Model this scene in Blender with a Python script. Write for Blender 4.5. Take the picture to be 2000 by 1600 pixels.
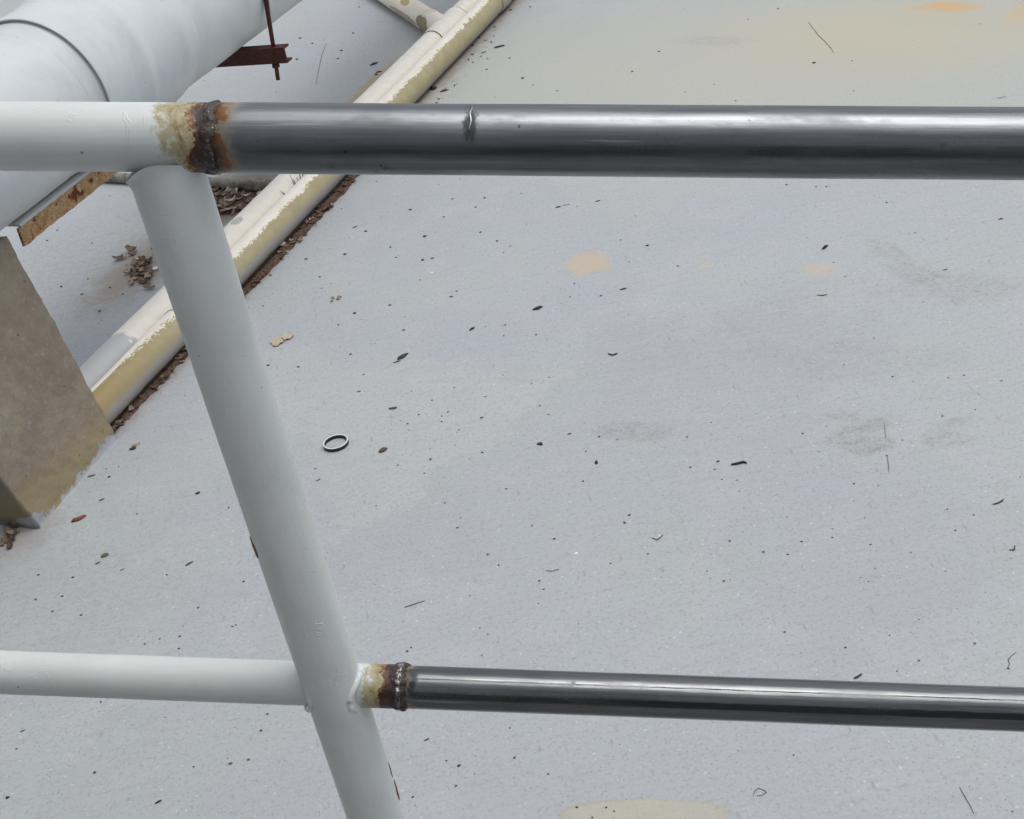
import bpy, bmesh, math, random
from mathutils import Vector, Matrix, noise as mnoise
rnd = random.Random(7)
S = bpy.context.scene
for o in list(bpy.data.objects): bpy.data.objects.remove(o)
COL = S.collection

# ------------------------------------------------------------------ camera
FPX, H = 2730.0, 1.80                      # focal length in photo pixels (photo 2000 wide), eye height
R = [Vector((0.979510188, -0.201394618, 0.0)),
     Vector((-0.106712039, -0.519008551, 0.848081756)),
     Vector((-0.170799101, -0.830704720, -0.529865394))]     # world rows in (right, down, forward)
right = Vector((R[0].x, R[1].x, R[2].x)); down = Vector((R[0].y, R[1].y, R[2].y)); fwd = Vector((R[0].z, R[1].z, R[2].z))
cam = bpy.data.objects.new('camera', bpy.data.cameras.new('camera')); COL.objects.link(cam)
mw = Matrix.Identity(4)
for i in range(3): mw[i][0] = right[i]; mw[i][1] = -down[i]; mw[i][2] = -fwd[i]
mw.translation = Vector((0, 0, H)); cam.matrix_world = mw
cam.data.sensor_width = 36; cam.data.lens = 36*FPX/2000
cam.data.clip_start = 0.02; cam.data.clip_end = 400
S.camera = cam

# ------------------------------------------------------------------ light
SUN_EL, SUN_AZ = 74, 80                    # azimuth clockwise from +Y
w = bpy.data.worlds.new('World'); S.world = w; w.use_nodes = True
nt = w.node_tree; nt.nodes.clear()
sky = nt.nodes.new('ShaderNodeTexSky'); sky.sky_type = 'NISHITA'; sky.sun_disc = False
sky.sun_elevation = math.radians(SUN_EL); sky.sun_rotation = math.radians(SUN_AZ)
sky.air_density = 1.0; sky.dust_density = 4.0; sky.ozone_density = 1.0
hs = nt.nodes.new('ShaderNodeHueSaturation'); hs.inputs['Saturation'].default_value = 0.26
bg = nt.nodes.new('ShaderNodeBackground'); bg.inputs['Strength'].default_value = 0.15
wo = nt.nodes.new('ShaderNodeOutputWorld')
nt.links.new(sky.outputs[0], hs.inputs['Color']); nt.links.new(hs.outputs[0], bg.inputs[0]); nt.links.new(bg.outputs[0], wo.inputs[0])
sun = bpy.data.objects.new('sun', bpy.data.lights.new('sun', 'SUN')); COL.objects.link(sun)
sun.data.energy = 0.6; sun.data.angle = math.radians(45); sun.data.color = (1.0, 0.97, 0.93)
el, az = math.radians(SUN_EL), math.radians(SUN_AZ)
sd = Vector((math.sin(az)*math.cos(el), math.cos(az)*math.cos(el), math.sin(el)))
sun.rotation_mode = 'QUATERNION'; sun.rotation_quaternion = sd.to_track_quat('Z', 'Y')
S.view_settings.view_transform = 'Standard'; S.view_settings.look = 'None'
S.view_settings.exposure = 0.13; S.view_settings.gamma = 1; S.view_settings.use_curve_mapping = False

# ------------------------------------------------------------------ geometry helpers
def at(px, py, z=0.0):                     # point of the place at height z seen at photo pixel px, py
    c = Vector(((px-1000)/FPX, (py-800)/FPX, 1.0))
    d = Vector((R[0].dot(c), R[1].dot(c), R[2].dot(c)))
    return Vector((0, 0, H)) + d*((z-H)/d.z)
def pt(px, py, dep):
    c = Vector(((px-1000)/FPX*dep, (py-800)/FPX*dep, dep))
    return Vector((R[0].dot(c), R[1].dot(c), R[2].dot(c)+H))
UP = Vector((0, 0, 1))
U = Vector((0.4182597, 0.90832748, 0))     # direction in which all the pipes run
V = Vector((U.y, -U.x, 0))                 # to the right of it
def uv(a, b, z=0.0): return U*a + V*b + UP*z
def frame(origin, xdir):
    x = xdir.normalized(); z = UP if abs(x.z) < 0.95 else Vector((0, 1, 0))
    y = z.cross(x).normalized(); z = x.cross(y)
    m = Matrix.Identity(4)
    for i in range(3): m[i][0] = x[i]; m[i][1] = y[i]; m[i][2] = z[i]
    m.translation = origin
    return m
def link(name, bm, mat, parent=None, mw=None, smooth=True):
    me = bpy.data.meshes.new(name); bm.to_mesh(me); bm.free()
    me.materials.append(mat)
    if smooth:
        for p in me.polygons: p.use_smooth = True
    o = bpy.data.objects.new(name, me); COL.objects.link(o)
    if parent is not None: o.parent = parent
    if mw is not None:
        o.matrix_world = mw if parent is None else mw
        if parent is not None: o.matrix_parent_inverse = parent.matrix_world.inverted(); o.matrix_basis = mw
    return o
def thing(name, label, cat, loc, group=None):
    o = bpy.data.objects.new(name, None); COL.objects.link(o); o.location = loc; o.empty_display_size = 0.05
    o.matrix_world = Matrix.Translation(loc)
    tag(o, label, cat, group); return o
def tag(o, label, cat, group=None):
    o['label'] = label; o['category'] = cat
    if group: o['group'] = group
    return o
def lathe(prof, seg=72, caps=True, wob=0.0, wscale=8.0, sub=None):
    """prof: [(x, r)] around local X"""
    if sub:
        out = []
        for (x0, r0), (x1, r1) in zip(prof, prof[1:]):
            n = max(1, int(abs(x1-x0)/sub))
            out += [(x0+(x1-x0)*k/n, r0+(r1-r0)*k/n) for k in range(n)]
        prof = out + [prof[-1]]
    bm = bmesh.new(); rings = []
    for x, r in prof:
        ring = []
        for k in range(seg):
            a = 2*math.pi*k/seg
            rr = r
            if wob: rr += wob*mnoise.noise(Vector((x*wscale, math.cos(a)*r*wscale, math.sin(a)*r*wscale)))
            ring.append(bm.verts.new((x, rr*math.sin(a), rr*math.cos(a))))
        rings.append(ring)
    for A, B in zip(rings, rings[1:]):
        for k in range(seg):
            bm.faces.new((A[k], B[k], B[(k+1) % seg], A[(k+1) % seg]))
    if caps:
        bm.faces.new(rings[0]); bm.faces.new(rings[-1][::-1])
    bmesh.ops.recalc_face_normals(bm, faces=bm.faces)
    return bm
def pipe(name, P0, P1, r, mat, parent=None, seg=72, caps=True, wob=0.0, prof=None, sub=None):
    L = (P1-P0).length
    return link(name, lathe(prof or [(0, r), (L, r)], seg, caps, wob, sub=sub), mat, parent, frame(P0, P1-P0))
def tube_bm(pts, rads, seg=8, bm=None):
    bm = bm or bmesh.new(); rings = []
    for i, p in enumerate(pts):
        t = (pts[min(i+1, len(pts)-1)]-pts[max(i-1, 0)]).normalized()
        s = UP if abs(t.z) < 0.9 else Vector((1, 0, 0))
        a = t.cross(s).normalized(); b = a.cross(t)
        rings.append([bm.verts.new(p+(a*math.cos(2*math.pi*k/seg)+b*math.sin(2*math.pi*k/seg))*rads[i]) for k in range(seg)])
    for A, B in zip(rings, rings[1:]):
        for k in range(seg): bm.faces.new((A[k], A[(k+1) % seg], B[(k+1) % seg], B[k]))
    bm.faces.new(rings[0][::-1]); bm.faces.new(rings[-1])
    bmesh.ops.recalc_face_normals(bm, faces=bm.faces)
    return bm
def box_bm(x0, x1, y0, y1, z0, z1, bm=None, bev=0.0):
    own = bmesh.new()
    vs = [own.verts.new((x, y, z)) for x in (x0, x1) for y in (y0, y1) for z in (z0, z1)]
    for f in ((0, 1, 3, 2), (4, 6, 7, 5), (0, 4, 5, 1), (2, 3, 7, 6), (0, 2, 6, 4), (1, 5, 7, 3)): own.faces.new([vs[i] for i in f])
    bmesh.ops.recalc_face_normals(own, faces=own.faces)
    if bev: bmesh.ops.bevel(own, geom=own.edges[:], offset=bev, segments=2, affect='EDGES')
    if bm is None: return own
    tmp = bpy.data.meshes.new('tmp'); own.to_mesh(tmp); own.free(); bm.from_mesh(tmp); bpy.data.meshes.remove(tmp)
    return bm

# ------------------------------------------------------------------ material helpers
class NT:
    def __init__(self, name):
        self.m = bpy.data.materials.new(name); self.m.use_nodes = True
        self.t = self.m.node_tree; self.b = self.t.nodes['Principled BSDF']
        self.tc = self.t.nodes.new('ShaderNodeTexCoord'); self.obj = self.tc.outputs['Object']
        self._xyz = None
    def put(self, sock, v):
        if isinstance(v, bpy.types.NodeSocket): self.t.links.new(v, sock)
        elif isinstance(v, (tuple, list)) and len(v) == 3 and sock.type == 'RGBA': sock.default_value = (*v, 1)
        else: sock.default_value = v
    def math(self, op, a, b=0.0, c=None):
        n = self.t.nodes.new('ShaderNodeMath'); n.operation = op
        self.put(n.inputs[0], a); self.put(n.inputs[1], b)
        if c is not None: self.put(n.inputs[2], c)
        return n.outputs[0]
    def add(self, a, b): return self.math('ADD', a, b)
    def mul(self, a, b): return self.math('MULTIPLY', a, b)
    def smooth(self, v, lo, hi):            # 0 at lo, 1 at hi
        n = self.t.nodes.new('ShaderNodeMapRange'); n.interpolation_type = 'SMOOTHSTEP'
        self.put(n.inputs[0], v); n.inputs[1].default_value = lo; n.inputs[2].default_value = hi
        if lo > hi:
            n.inputs[1].default_value = hi; n.inputs[2].default_value = lo; n.inputs[3].default_value = 1; n.inputs[4].default_value = 0
        return n.outputs[0]
    def mapping(self, scale=(1, 1, 1), rot=(0, 0, 0), loc=(0, 0, 0), vec=None):
        n = self.t.nodes.new('ShaderNodeMapping'); self.put(n.inputs[0], vec or self.obj)
        n.inputs['Scale'].default_value = scale; n.inputs['Rotation'].default_value = rot; n.inputs['Location'].default_value = loc
        return n.outputs[0]
    def noise(self, scale, detail=3, rough=0.55, vec=None, dist=0.0, color=False):
        n = self.t.nodes.new('ShaderNodeTexNoise'); self.put(n.inputs['Vector'], vec or self.obj)
        n.inputs['Scale'].default_value = scale; n.inputs['Detail'].default_value = detail
        n.inputs['Roughness'].default_value = rough; n.inputs['Distortion'].default_value = dist
        return n.outputs['Color' if color else 'Fac']
    def voro(self, scale, vec=None, out='Distance', rand=1.0):
        n = self.t.nodes.new('ShaderNodeTexVoronoi'); self.put(n.inputs['Vector'], vec or self.obj)
        n.inputs['Scale'].default_value = scale; n.inputs['Randomness'].default_value = rand
        return n
    def mix(self, f, a, b, blend='MIX'):
        n = self.t.nodes.new('ShaderNodeMix'); n.data_type = 'RGBA'; n.blend_type = blend; n.clamp_factor = True
        self.put(n.inputs[0], f); self.put(n.inputs[6], a); self.put(n.inputs[7], b)
        return n.outputs[2]
    def xyz(self, vec=None):
        if vec is None and self._xyz: return self._xyz
        n = self.t.nodes.new('ShaderNodeSeparateXYZ'); self.put(n.inputs[0], vec or self.obj)
        r = (n.outputs[0], n.outputs[1], n.outputs[2])
        if vec is None: self._xyz = r
        return r
    def bump(self, h, strength=0.3, dist=0.002, prev=None):
        n = self.t.nodes.new('ShaderNodeBump'); n.inputs['Strength'].default_value = strength; n.inputs['Distance'].default_value = dist
        self.put(n.inputs['Height'], h)
        if prev is not None: self.t.links.new(prev, n.inputs['Normal'])
        return n.outputs[0]
    def fleck(self, scale, radius, keep, stretch=None):      # sparse dots: 1 inside
        vec = self.mapping(scale=stretch) if stretch else self.obj
        wob = self.noise(scale*2.2, 2, vec=vec)
        v = self.voro(scale, vec)
        c = self.xyz(v.outputs['Color'])
        d = self.add(v.outputs['Distance'], self.mul(self.math('SUBTRACT', wob, 0.5), radius*1.3))
        return self.mul(self.smooth(d, radius, radius*0.45), self.math('LESS_THAN', c[0], keep)), c[1]
    def done(self, color, rough=0.5, metal=0.0, spec=0.5, normal=None):
        b = self.b
        self.put(b.inputs['Base Color'], color); self.put(b.inputs['Roughness'], rough); self.put(b.inputs['Metallic'], metal)
        self.put(b.inputs['Specular IOR Level'], spec)
        if normal is not None: self.t.links.new(normal, b.inputs['Normal'])
        return self.m
    def ellipse(self, c, rx, ry, ang, nz=None, amt=0.0, soft=0.25):     # mask on the floor plane
        x, y, z = self.xyz()
        dx = self.math('SUBTRACT', x, c.x); dy = self.math('SUBTRACT', y, c.y)
        ca, sa = math.cos(ang), math.sin(ang)
        p = self.add(self.mul(dx, ca/rx), self.mul(dy, sa/rx)); q = self.add(self.mul(dx, -sa/ry), self.mul(dy, ca/ry))
        d = self.math('SQRT', self.add(self.mul(p, p), self.mul(q, q)))
        if nz is not None: d = self.add(d, self.mul(self.math('SUBTRACT', nz, 0.5), amt))
        return self.smooth(d, 1.0+soft, 1.0-soft)

def floor_material():
    t = NT('painted_floor')
    big = t.noise(1.3, 3, 0.5); med = t.noise(6, 4, 0.6); fine = t.noise(170, 3, 0.7); mid = t.noise(45, 4, 0.65)
    streak = t.noise(9, 4, 0.6, vec=t.mapping(scale=(1, 6, 1), rot=(0, 0, 0.25)))
    c = t.mix(t.smooth(t.add(t.mul(big, 0.8), t.mul(t.noise(4.5, 4, 0.65), 0.2)), 0.38, 0.62), (0.382, 0.409, 0.446), (0.395, 0.430, 0.436))
    c = t.mix(t.smooth(med, 0.45, 0.75), c, (0.420, 0.440, 0.465))
    wv = t.t.nodes.new('ShaderNodeVectorMath'); wv.operation = 'MULTIPLY_ADD'
    t.put(wv.inputs[0], t.noise(2.5, 5, 0.65, color=True)); wv.inputs[1].default_value = (0.7, 0.7, 0); t.t.links.new(t.obj, wv.inputs[2])
    lap = t.xyz(t.voro(1.1, wv.outputs[0]).outputs['Color'])
    c = t.mix(t.mul(lap[0], 0.42), c, (0.345, 0.370, 0.385)); c = t.mix(t.mul(t.math('GREATER_THAN', lap[1], 0.6), 0.35), c, (0.435, 0.455, 0.440))
    c = t.mix(t.mul(t.smooth(streak, 0.48, 0.75), 0.45), c, (0.330, 0.345, 0.355))
    c = t.mix(t.mul(t.smooth(mid, 0.55, 0.80), 0.40), c, (0.320, 0.335, 0.345))
    c = t.mix(t.mul(t.smooth(fine, 0.55, 0.72), 0.5), c, (0.520, 0.545, 0.560))
    grn = t.noise(85, 4, 0.75); c = t.mix(t.mul(t.smooth(grn, 0.50, 0.34), 0.5), c, (0.285, 0.295, 0.305))
    c = t.mix(t.mul(t.smooth(fine, 0.44, 0.28), 0.45), c, (0.240, 0.250, 0.260))
    fl, cc = t.fleck(62, 0.20, 0.22); c = t.mix(t.mul(fl, 0.55), c, (0.60, 0.63, 0.64))
    fl2, _ = t.fleck(120, 0.24, 0.16); c = t.mix(t.mul(fl2, 0.6), c, (0.16, 0.165, 0.17))
    fl3, _ = t.fleck(40, 0.16, 0.25, stretch=(1, 0.28, 1)); c = t.mix(t.mul(fl3, 0.35), c, (0.20, 0.205, 0.21))
    ed = t.noise(16, 5, 0.7); ed2 = t.noise(60, 4, 0.7)
    brush = t.noise(50, 4, 0.7, vec=t.mapping(scale=(0.25, 1.6, 1), rot=(0, 0, 0.2)))
    en = t.add(t.add(t.mul(ed, 0.45), t.mul(ed2, 0.2)), t.mul(brush, 0.35))
    brk = t.smooth(t.add(t.mul(t.noise(190, 4, 0.8), 0.5), t.mul(t.noise(48, 5, 0.75), 0.5)), 0.45, 0.60)
    eg = t.add(t.mul(t.noise(9, 5, 0.8), 0.75), t.mul(t.noise(5, 3), 0.25))
    def stain(px, py, wpx, hpx, col, k, amt=0.9, soft=0.3, ang=0.0, broken=False, rim=None):
        nonlocal c
        P = at(px, py); A = at(px+wpx/2, py); B = at(px, py-hpx/2)
        rx = (A-P).length; ry = (B-P).length; ax = math.atan2(A.y-P.y, A.x-P.x)
        m = t.ellipse(P, rx, ry, ax+ang, eg if broken else en, amt*(1.7 if broken else 2.3), soft)
        if rim: c = t.mix(t.mul(t.mul(m, t.math('SUBTRACT', 1.0, m)), 1.5), c, rim)
        if broken: m = t.mul(m, t.add(0.08, t.mul(brk, 0.92)))
        c = t.mix(t.mul(m, k), c, col)
    tan = (0.50, 0.40, 0.275)
    stain(1145, 515, 74, 44, tan, 0.72, 1.5, 0.16); stain(1180, 522, 34, 14, tan, 0.6, 1.5, 0.2)
    stain(1598, 527, 60, 26, (0.49, 0.42, 0.31), 0.6, 1.6, 0.2)
    stain(1376, 519, 26, 12, (0.50, 0.43, 0.34), 0.5, 0.9, 0.3)
    stain(1262, 1590, 330, 56, (0.46, 0.42, 0.30), 0.55, 0.7, 0.10, rim=(0.34, 0.27, 0.13))
    stain(1450, 110, 1250, 230, (0.44, 0.43, 0.34), 0.55, 1.0, 0.7)
    stain(1750, 60, 620, 120, (0.47, 0.425, 0.29), 0.50, 1.2, 0.7)
    stain(1850, 13, 120, 18, (0.56, 0.34, 0.12), 0.7, 1.6, 0.6)
    stain(2000, 22, 60, 40, (0.52, 0.37, 0.17), 0.5, 0.9, 0.6)
    grime = (0.255, 0.26, 0.255)
    for (qx, qy, qw, qh, qk, qa) in ((1672, 840, 60, 70, 0.9, -0.9), (1700, 868, 110, 36, 0.95, 0.1), (1640, 812, 90, 20, 0.7, -0.3), (1712, 832, 80, 26, 0.6, 0.2), (1690, 885, 60, 14, 0.8, 0.4)):
        stain(qx, qy, qw, qh, grime, qk, 2.0, 0.3, qa, broken=True)
    stain(120, 540, 320, 260, grime, 0.65, 1.2, 0.6, broken=True)
    stain(640, 100, 420, 200, grime, 0.30, 1.6, 0.6, broken=True)
    stain(640, 1000, 500, 260, grime, 0.16, 2.6, 0.7, broken=True)
    stain(150, 1150, 420, 200, grime, 0.30, 2.4, 0.7, broken=True)
    stain(1845, 858, 120, 30, grime, 0.75, 2.2, 0.4, 0.1, broken=True)
    stain(1870, 825, 90, 20, grime, 0.55, 2.2, 0.4, 0.5, broken=True)
    stain(1245, 845, 150, 34, grime, 0.85, 2.6, 0.4, broken=True)
    stain(1735, 490, 130, 22, grime, 0.6, 1.4, 0.3, -0.85, broken=True)
    stain(1785, 535, 130, 34, grime, 0.65, 1.6, 0.3, -0.5, broken=True)
    stain(1880, 560, 330, 44, grime, 0.60, 2.2, 0.4, broken=True)
    stain(1550, 640, 300, 160, grime, 0.35, 2.6, 0.6, broken=True)
    stain(1300, 680, 360, 110, grime, 0.28, 2.6, 0.6, broken=True)
    stain(1700, 700, 300, 60, grime, 0.35, 2.6, 0.6, broken=True)
    stain(1390, 80, 150, 16, grime, 0.60, 1.8, 0.5, broken=True)
    stain(1030, 742, 170, 10, grime, 0.30, 1.6, 0.5, broken=True)
    stain(1580, 820, 60, 16, grime, 0.30, 2.0, 0.5, broken=True)
    # brown run-off along the foot of the pipes and of the pedestal
    x, y, z = t.xyz()
    vv = t.add(t.mul(x, V.x), t.mul(y, V.y)); uu = t.add(t.mul(x, U.x), t.mul(y, U.y))
    dv = t.add(vv, t.mul(t.math('SUBTRACT', ed, 0.5), 0.10))
    m = t.mul(t.mul(t.smooth(dv, -2.205, -2.275), t.smooth(dv, -2.36, -2.33)), t.smooth(uu, 2.2, 2.5))
    c = t.mix(t.mul(m, 0.65), c, (0.20, 0.13, 0.09))
    m = t.mul(t.smooth(dv, -2.46, -2.52), t.mul(t.mul(t.smooth(uu, 4.2, 4.5), t.smooth(uu, 5.3, 5.0)), t.smooth(dv, -2.63, -2.58)))
    c = t.mix(t.mul(m, 0.7), c, (0.38, 0.27, 0.12))
    stain(272, 522, 110, 120, (0.25, 0.205, 0.16), 0.75, 1.5, 0.6)
    stain(455, 385, 170, 110, (0.14, 0.10, 0.075), 0.8, 0.8, 0.4)
    stain(40, 1040, 120, 90, (0.28, 0.25, 0.24), 0.6, 1.2, 0.5)
    h = t.add(t.mul(fine, 0.5), t.mul(t.noise(70, 4, 0.6), 0.8))
    nrm = t.bump(h, 0.15, 0.002, t.bump(big, 0.25, 0.01))
    return t.done(c, t.add(0.44, t.mul(med, 0.2)), 0, 0.45, nrm)

def paint_material(name, weld_x=None, sgn=1, W=(0.036, 0.024, 0.0165, 0.0140, 0.0130, 0.0105), speckle=0.25, base=(0.63, 0.67, 0.655), chips=()):
    """grey-green gloss paint on a rail; burnt, yellowed and rusted towards the weld at local x = weld_x"""
    t = NT(name); x, y, z = t.xyz()
    n1 = t.noise(14, 4, 0.6); n2 = t.noise(90, 4, 0.65)
    st = t.noise(60, 3, 0.6, vec=t.mapping(scale=(0.12, 1, 1)))
    c = t.mix(t.smooth(n1, 0.35, 0.7), base, tuple(v*1.06 for v in base))
    c = t.mix(t.mul(t.smooth(st, 0.5, 0.8), 0.25), c, tuple(v*0.84 for v in base))
    gr = t.noise(9, 5, 0.75); c = t.mix(t.mul(t.smooth(gr, 0.50, 0.72), 0.30), c, tuple(v*f_ for v, f_ in zip(base, (0.78, 0.77, 0.72))))
    brush = t.noise(220, 2, 0.5, vec=t.mapping(scale=(0.05, 1, 1)))
    sag = t.noise(16, 4, 0.65, dist=1.2); ridge = t.smooth(t.math('ABSOLUTE', t.math('SUBTRACT', sag, 0.60)), 0.022, 0.0)
    f1, _ = t.fleck(130, 0.19, 0.018); c = t.mix(t.mul(f1, 0.75), c, (0.12, 0.11, 0.09))
    hgt = t.add(t.add(t.mul(n1, 0.9), t.add(t.mul(n2, 0.3), t.mul(st, 0.8))), t.add(t.mul(brush, 0.35), t.mul(ridge, 0.5)))
    if weld_x is not None:
        e1 = t.noise(55, 5, 0.7); e2 = t.noise(190, 5, 0.72, vec=t.mapping(scale=(1, 0.6, 0.6)))
        d = t.math('SUBTRACT', weld_x, x)
        d = t.add(d, t.add(t.mul(t.math('SUBTRACT', e1, 0.5), 0.050), t.mul(t.math('SUBTRACT', e2, 0.5), 0.026)))
        dy = t.add(d, t.mul(z, -0.32*sgn)); d = t.add(d, t.mul(z, 0.12))
        c = t.mix(t.smooth(dy, W[0], W[1]), c, (0.42, 0.385, 0.24))
        c = t.mix(t.mul(t.smooth(e2, 0.42, 0.62), t.smooth(dy, W[0]-0.004, W[1]-0.002)), c, (0.30, 0.215, 0.10))
        c = t.mix(t.mul(t.smooth(e2, 0.58, 0.68), t.smooth(dy, W[0]-0.008, W[1]-0.005)), c, (0.10, 0.060, 0.030))
        c = t.mix(t.smooth(d, W[2], W[3]), c, t.mix(t.smooth(e1, 0.46, 0.60), (0.22, 0.082, 0.018), (0.085, 0.036, 0.016)))
        c = t.mix(t.smooth(d, W[4], W[5]), c, t.mix(t.smooth(e2, 0.45, 0.65), (0.036, 0.019, 0.016), (0.095, 0.044, 0.026)))
        hgt = t.add(hgt, t.mul(t.mul(t.smooth(d, 0.05, 0.02), e2), 2.2))
    for (cx, ca, rx, ra, col) in chips:        # chips at (x along, angle round the pipe)
        ang = t.math('ARCTAN2', y, z)
        da = t.mul(t.math('SUBTRACT', ang, ca), 1/ra); dx = t.mul(t.math('SUBTRACT', x, cx), 1/rx)
        dd = t.math('SQRT', t.add(t.mul(da, da), t.mul(dx, dx)))
        dd = t.add(dd, t.mul(t.math('SUBTRACT', n2, 0.5), 1.1))
        c = t.mix(t.smooth(dd, 1.1, 0.8), c, col)
    nrm = t.bump(hgt, 0.35, 0.0012)
    return t.done(c, t.add(0.34, t.mul(n1, 0.15)), 0, 0.5, nrm)

def steel_material(name, dull, scars=(), tint=(0.180, 0.191, 0.205), q=1.0):
    t = NT(name); x, y, z = t.xyz()
    st = t.noise(120, 4, 0.65, vec=t.mapping(scale=(0.035, 1, 1))); bl = t.noise(12, 4, 0.65); fn = t.noise(240, 3, 0.7)
    c = t.mix(t.smooth(st, 0.35, 0.7), tuple(v*0.80 for v in tint), tuple(v*1.22 for v in tint))
    c = t.mix(t.mul(t.smooth(bl, 0.5, 0.75), 0.35), c, tuple(v*0.6 for v in tint))
    r = t.add(dull, t.add(t.mul(st, 0.10), t.mul(bl, 0.06)))
    e = t.noise(60, 5, 0.7)
    d = t.add(x, t.add(t.mul(t.math('SUBTRACT', e, 0.5), 0.046), t.mul(z, 0.06)))
    r = t.add(r, t.mul(t.smooth(d, 0.40, 0.05), 0.05))
    d = t.mul(d, 1/q)
    c = t.mix(t.smooth(d, 0.026, 0.012), c, (0.24, 0.20, 0.14))
    rust = t.smooth(d, 0.0140, 0.0120)
    c = t.mix(rust, c, t.mix(t.smooth(e, 0.46, 0.58), (0.21, 0.075, 0.016), (0.075, 0.034, 0.018)))
    c = t.mix(t.smooth(d, 0.0085, 0.0060), c, (0.05, 0.024, 0.015))
    metal = t.mul(t.math('SUBTRACT', 1.0, t.smooth(d, 0.030, 0.014)), 0.92)
    p, _ = t.fleck(75, 0.12, 0.10); c = t.mix(t.mul(p, 0.8), c, (0.05, 0.05, 0.05))
    for cx, ca, rx, ra, col in scars:
        ang = t.math('ARCTAN2', y, z)
        da = t.mul(t.math('SUBTRACT', ang, ca), 1/ra); dx = t.mul(t.math('SUBTRACT', x, cx), 1/rx)
        dd = t.math('SQRT', t.add(t.mul(da, da), t.mul(dx, dx)))
        dd = t.add(dd, t.mul(t.math('SUBTRACT', t.noise(240, 4, 0.75, vec=t.mapping(scale=(1, 0.4, 0.4))), 0.5), 2.2))
        k = t.smooth(dd, 1.25, 0.55)
        c = t.mix(t.mul(k, 0.85), c, col); r = t.add(r, t.mul(k, 0.2))
    wav = t.noise(22, 3, 0.6, vec=t.mapping(scale=(0.35, 1, 1))); sm = t.noise(7, 5, 0.72, vec=t.mapping(scale=(1, 3, 3)))
    smear = t.smooth(sm, 0.50, 0.68)
    r = t.add(r, t.mul(smear, 0.16)); c = t.mix(t.mul(smear, 0.35), c, tuple(v*0.62+0.02 for v in tint))
    scr = t.noise(160, 2, 0.5, vec=t.mapping(scale=(0.03, 1, 1), rot=(0, 0, 0.05)))
    c = t.mix(t.mul(t.smooth(scr, 0.66, 0.72), 0.5), c, tuple(min(1, v*1.9) for v in tint))
    sp = t.noise(48, 4, 0.7); c = t.mix(t.mul(t.smooth(sp, 0.66, 0.72), 0.55), c, (0.07, 0.075, 0.08)); r = t.add(r, t.mul(t.smooth(sp, 0.62, 0.72), 0.2))
    nrm = t.bump(st, 0.22, 0.0006, t.bump(wav, 0.35, 0.0022, t.bump(fn, 0.06, 0.0006)))
    return t.done(c, r, metal, 0.5, nrm)

def weld_material(name, c0, c1, slag=0.0):
    t = NT(name); n = t.noise(180, 5, 0.7); n2 = t.noise(420, 3, 0.6)
    c = t.mix(t.smooth(n, 0.4, 0.65), c0, c1)
    shine = t.smooth(n2, 0.60, 0.70)
    if slag:
        ab = t.math('ABSOLUTE', t.add(t.xyz()[0], t.mul(t.math('SUBTRACT', t.noise(90, 3), 0.5), 0.008)))
        shine = t.math('MAXIMUM', t.mul(shine, 0.6), t.mul(t.mul(t.smooth(ab, 0.0030, 0.0012), t.smooth(n, 0.44, 0.56)), slag))
    c = t.mix(t.mul(shine, 0.55), c, (0.50, 0.48, 0.48))
    return t.done(c, t.math('SUBTRACT', 0.45, t.mul(shine, 0.2)), t.mul(shine, 0.7), 0.6, t.bump(t.add(n, n2), 0.7, 0.0015))

def big_pipe_material():
    t = NT('weathered_white_pipe_paint'); x, y, z = t.xyz()
    n = t.noise(5, 4, 0.6); f = t.noise(60, 4, 0.65)
    c = t.mix(t.smooth(n, 0.35, 0.7), (0.545, 0.590, 0.615), (0.60, 0.635, 0.655))
    c = t.mix(t.mul(t.smooth(f, 0.6, 0.8), 0.2), c, (0.50, 0.52, 0.52))
    s, _ = t.fleck(28, 0.13, 0.16, stretch=(1.6, 1, 1)); c = t.mix(t.mul(s, 0.6), c, (0.33, 0.35, 0.36))
    dg = t.noise(6, 5, 0.75, vec=t.mapping(scale=(1, 0.5, 0.5))); c = t.mix(t.mul(t.smooth(dg, 0.50, 0.72), 0.35), c, (0.44, 0.465, 0.475))
    low = t.smooth(t.add(z, t.mul(t.math('SUBTRACT', t.noise(9, 4), 0.5), 0.10)), -0.10, -0.19)
    c = t.mix(t.mul(low, 0.35), c, (0.42, 0.41, 0.35))
    return t.done(c, 0.42, 0, 0.5, t.bump(t.add(n, t.mul(f, 0.25)), 0.25, 0.004))

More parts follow.
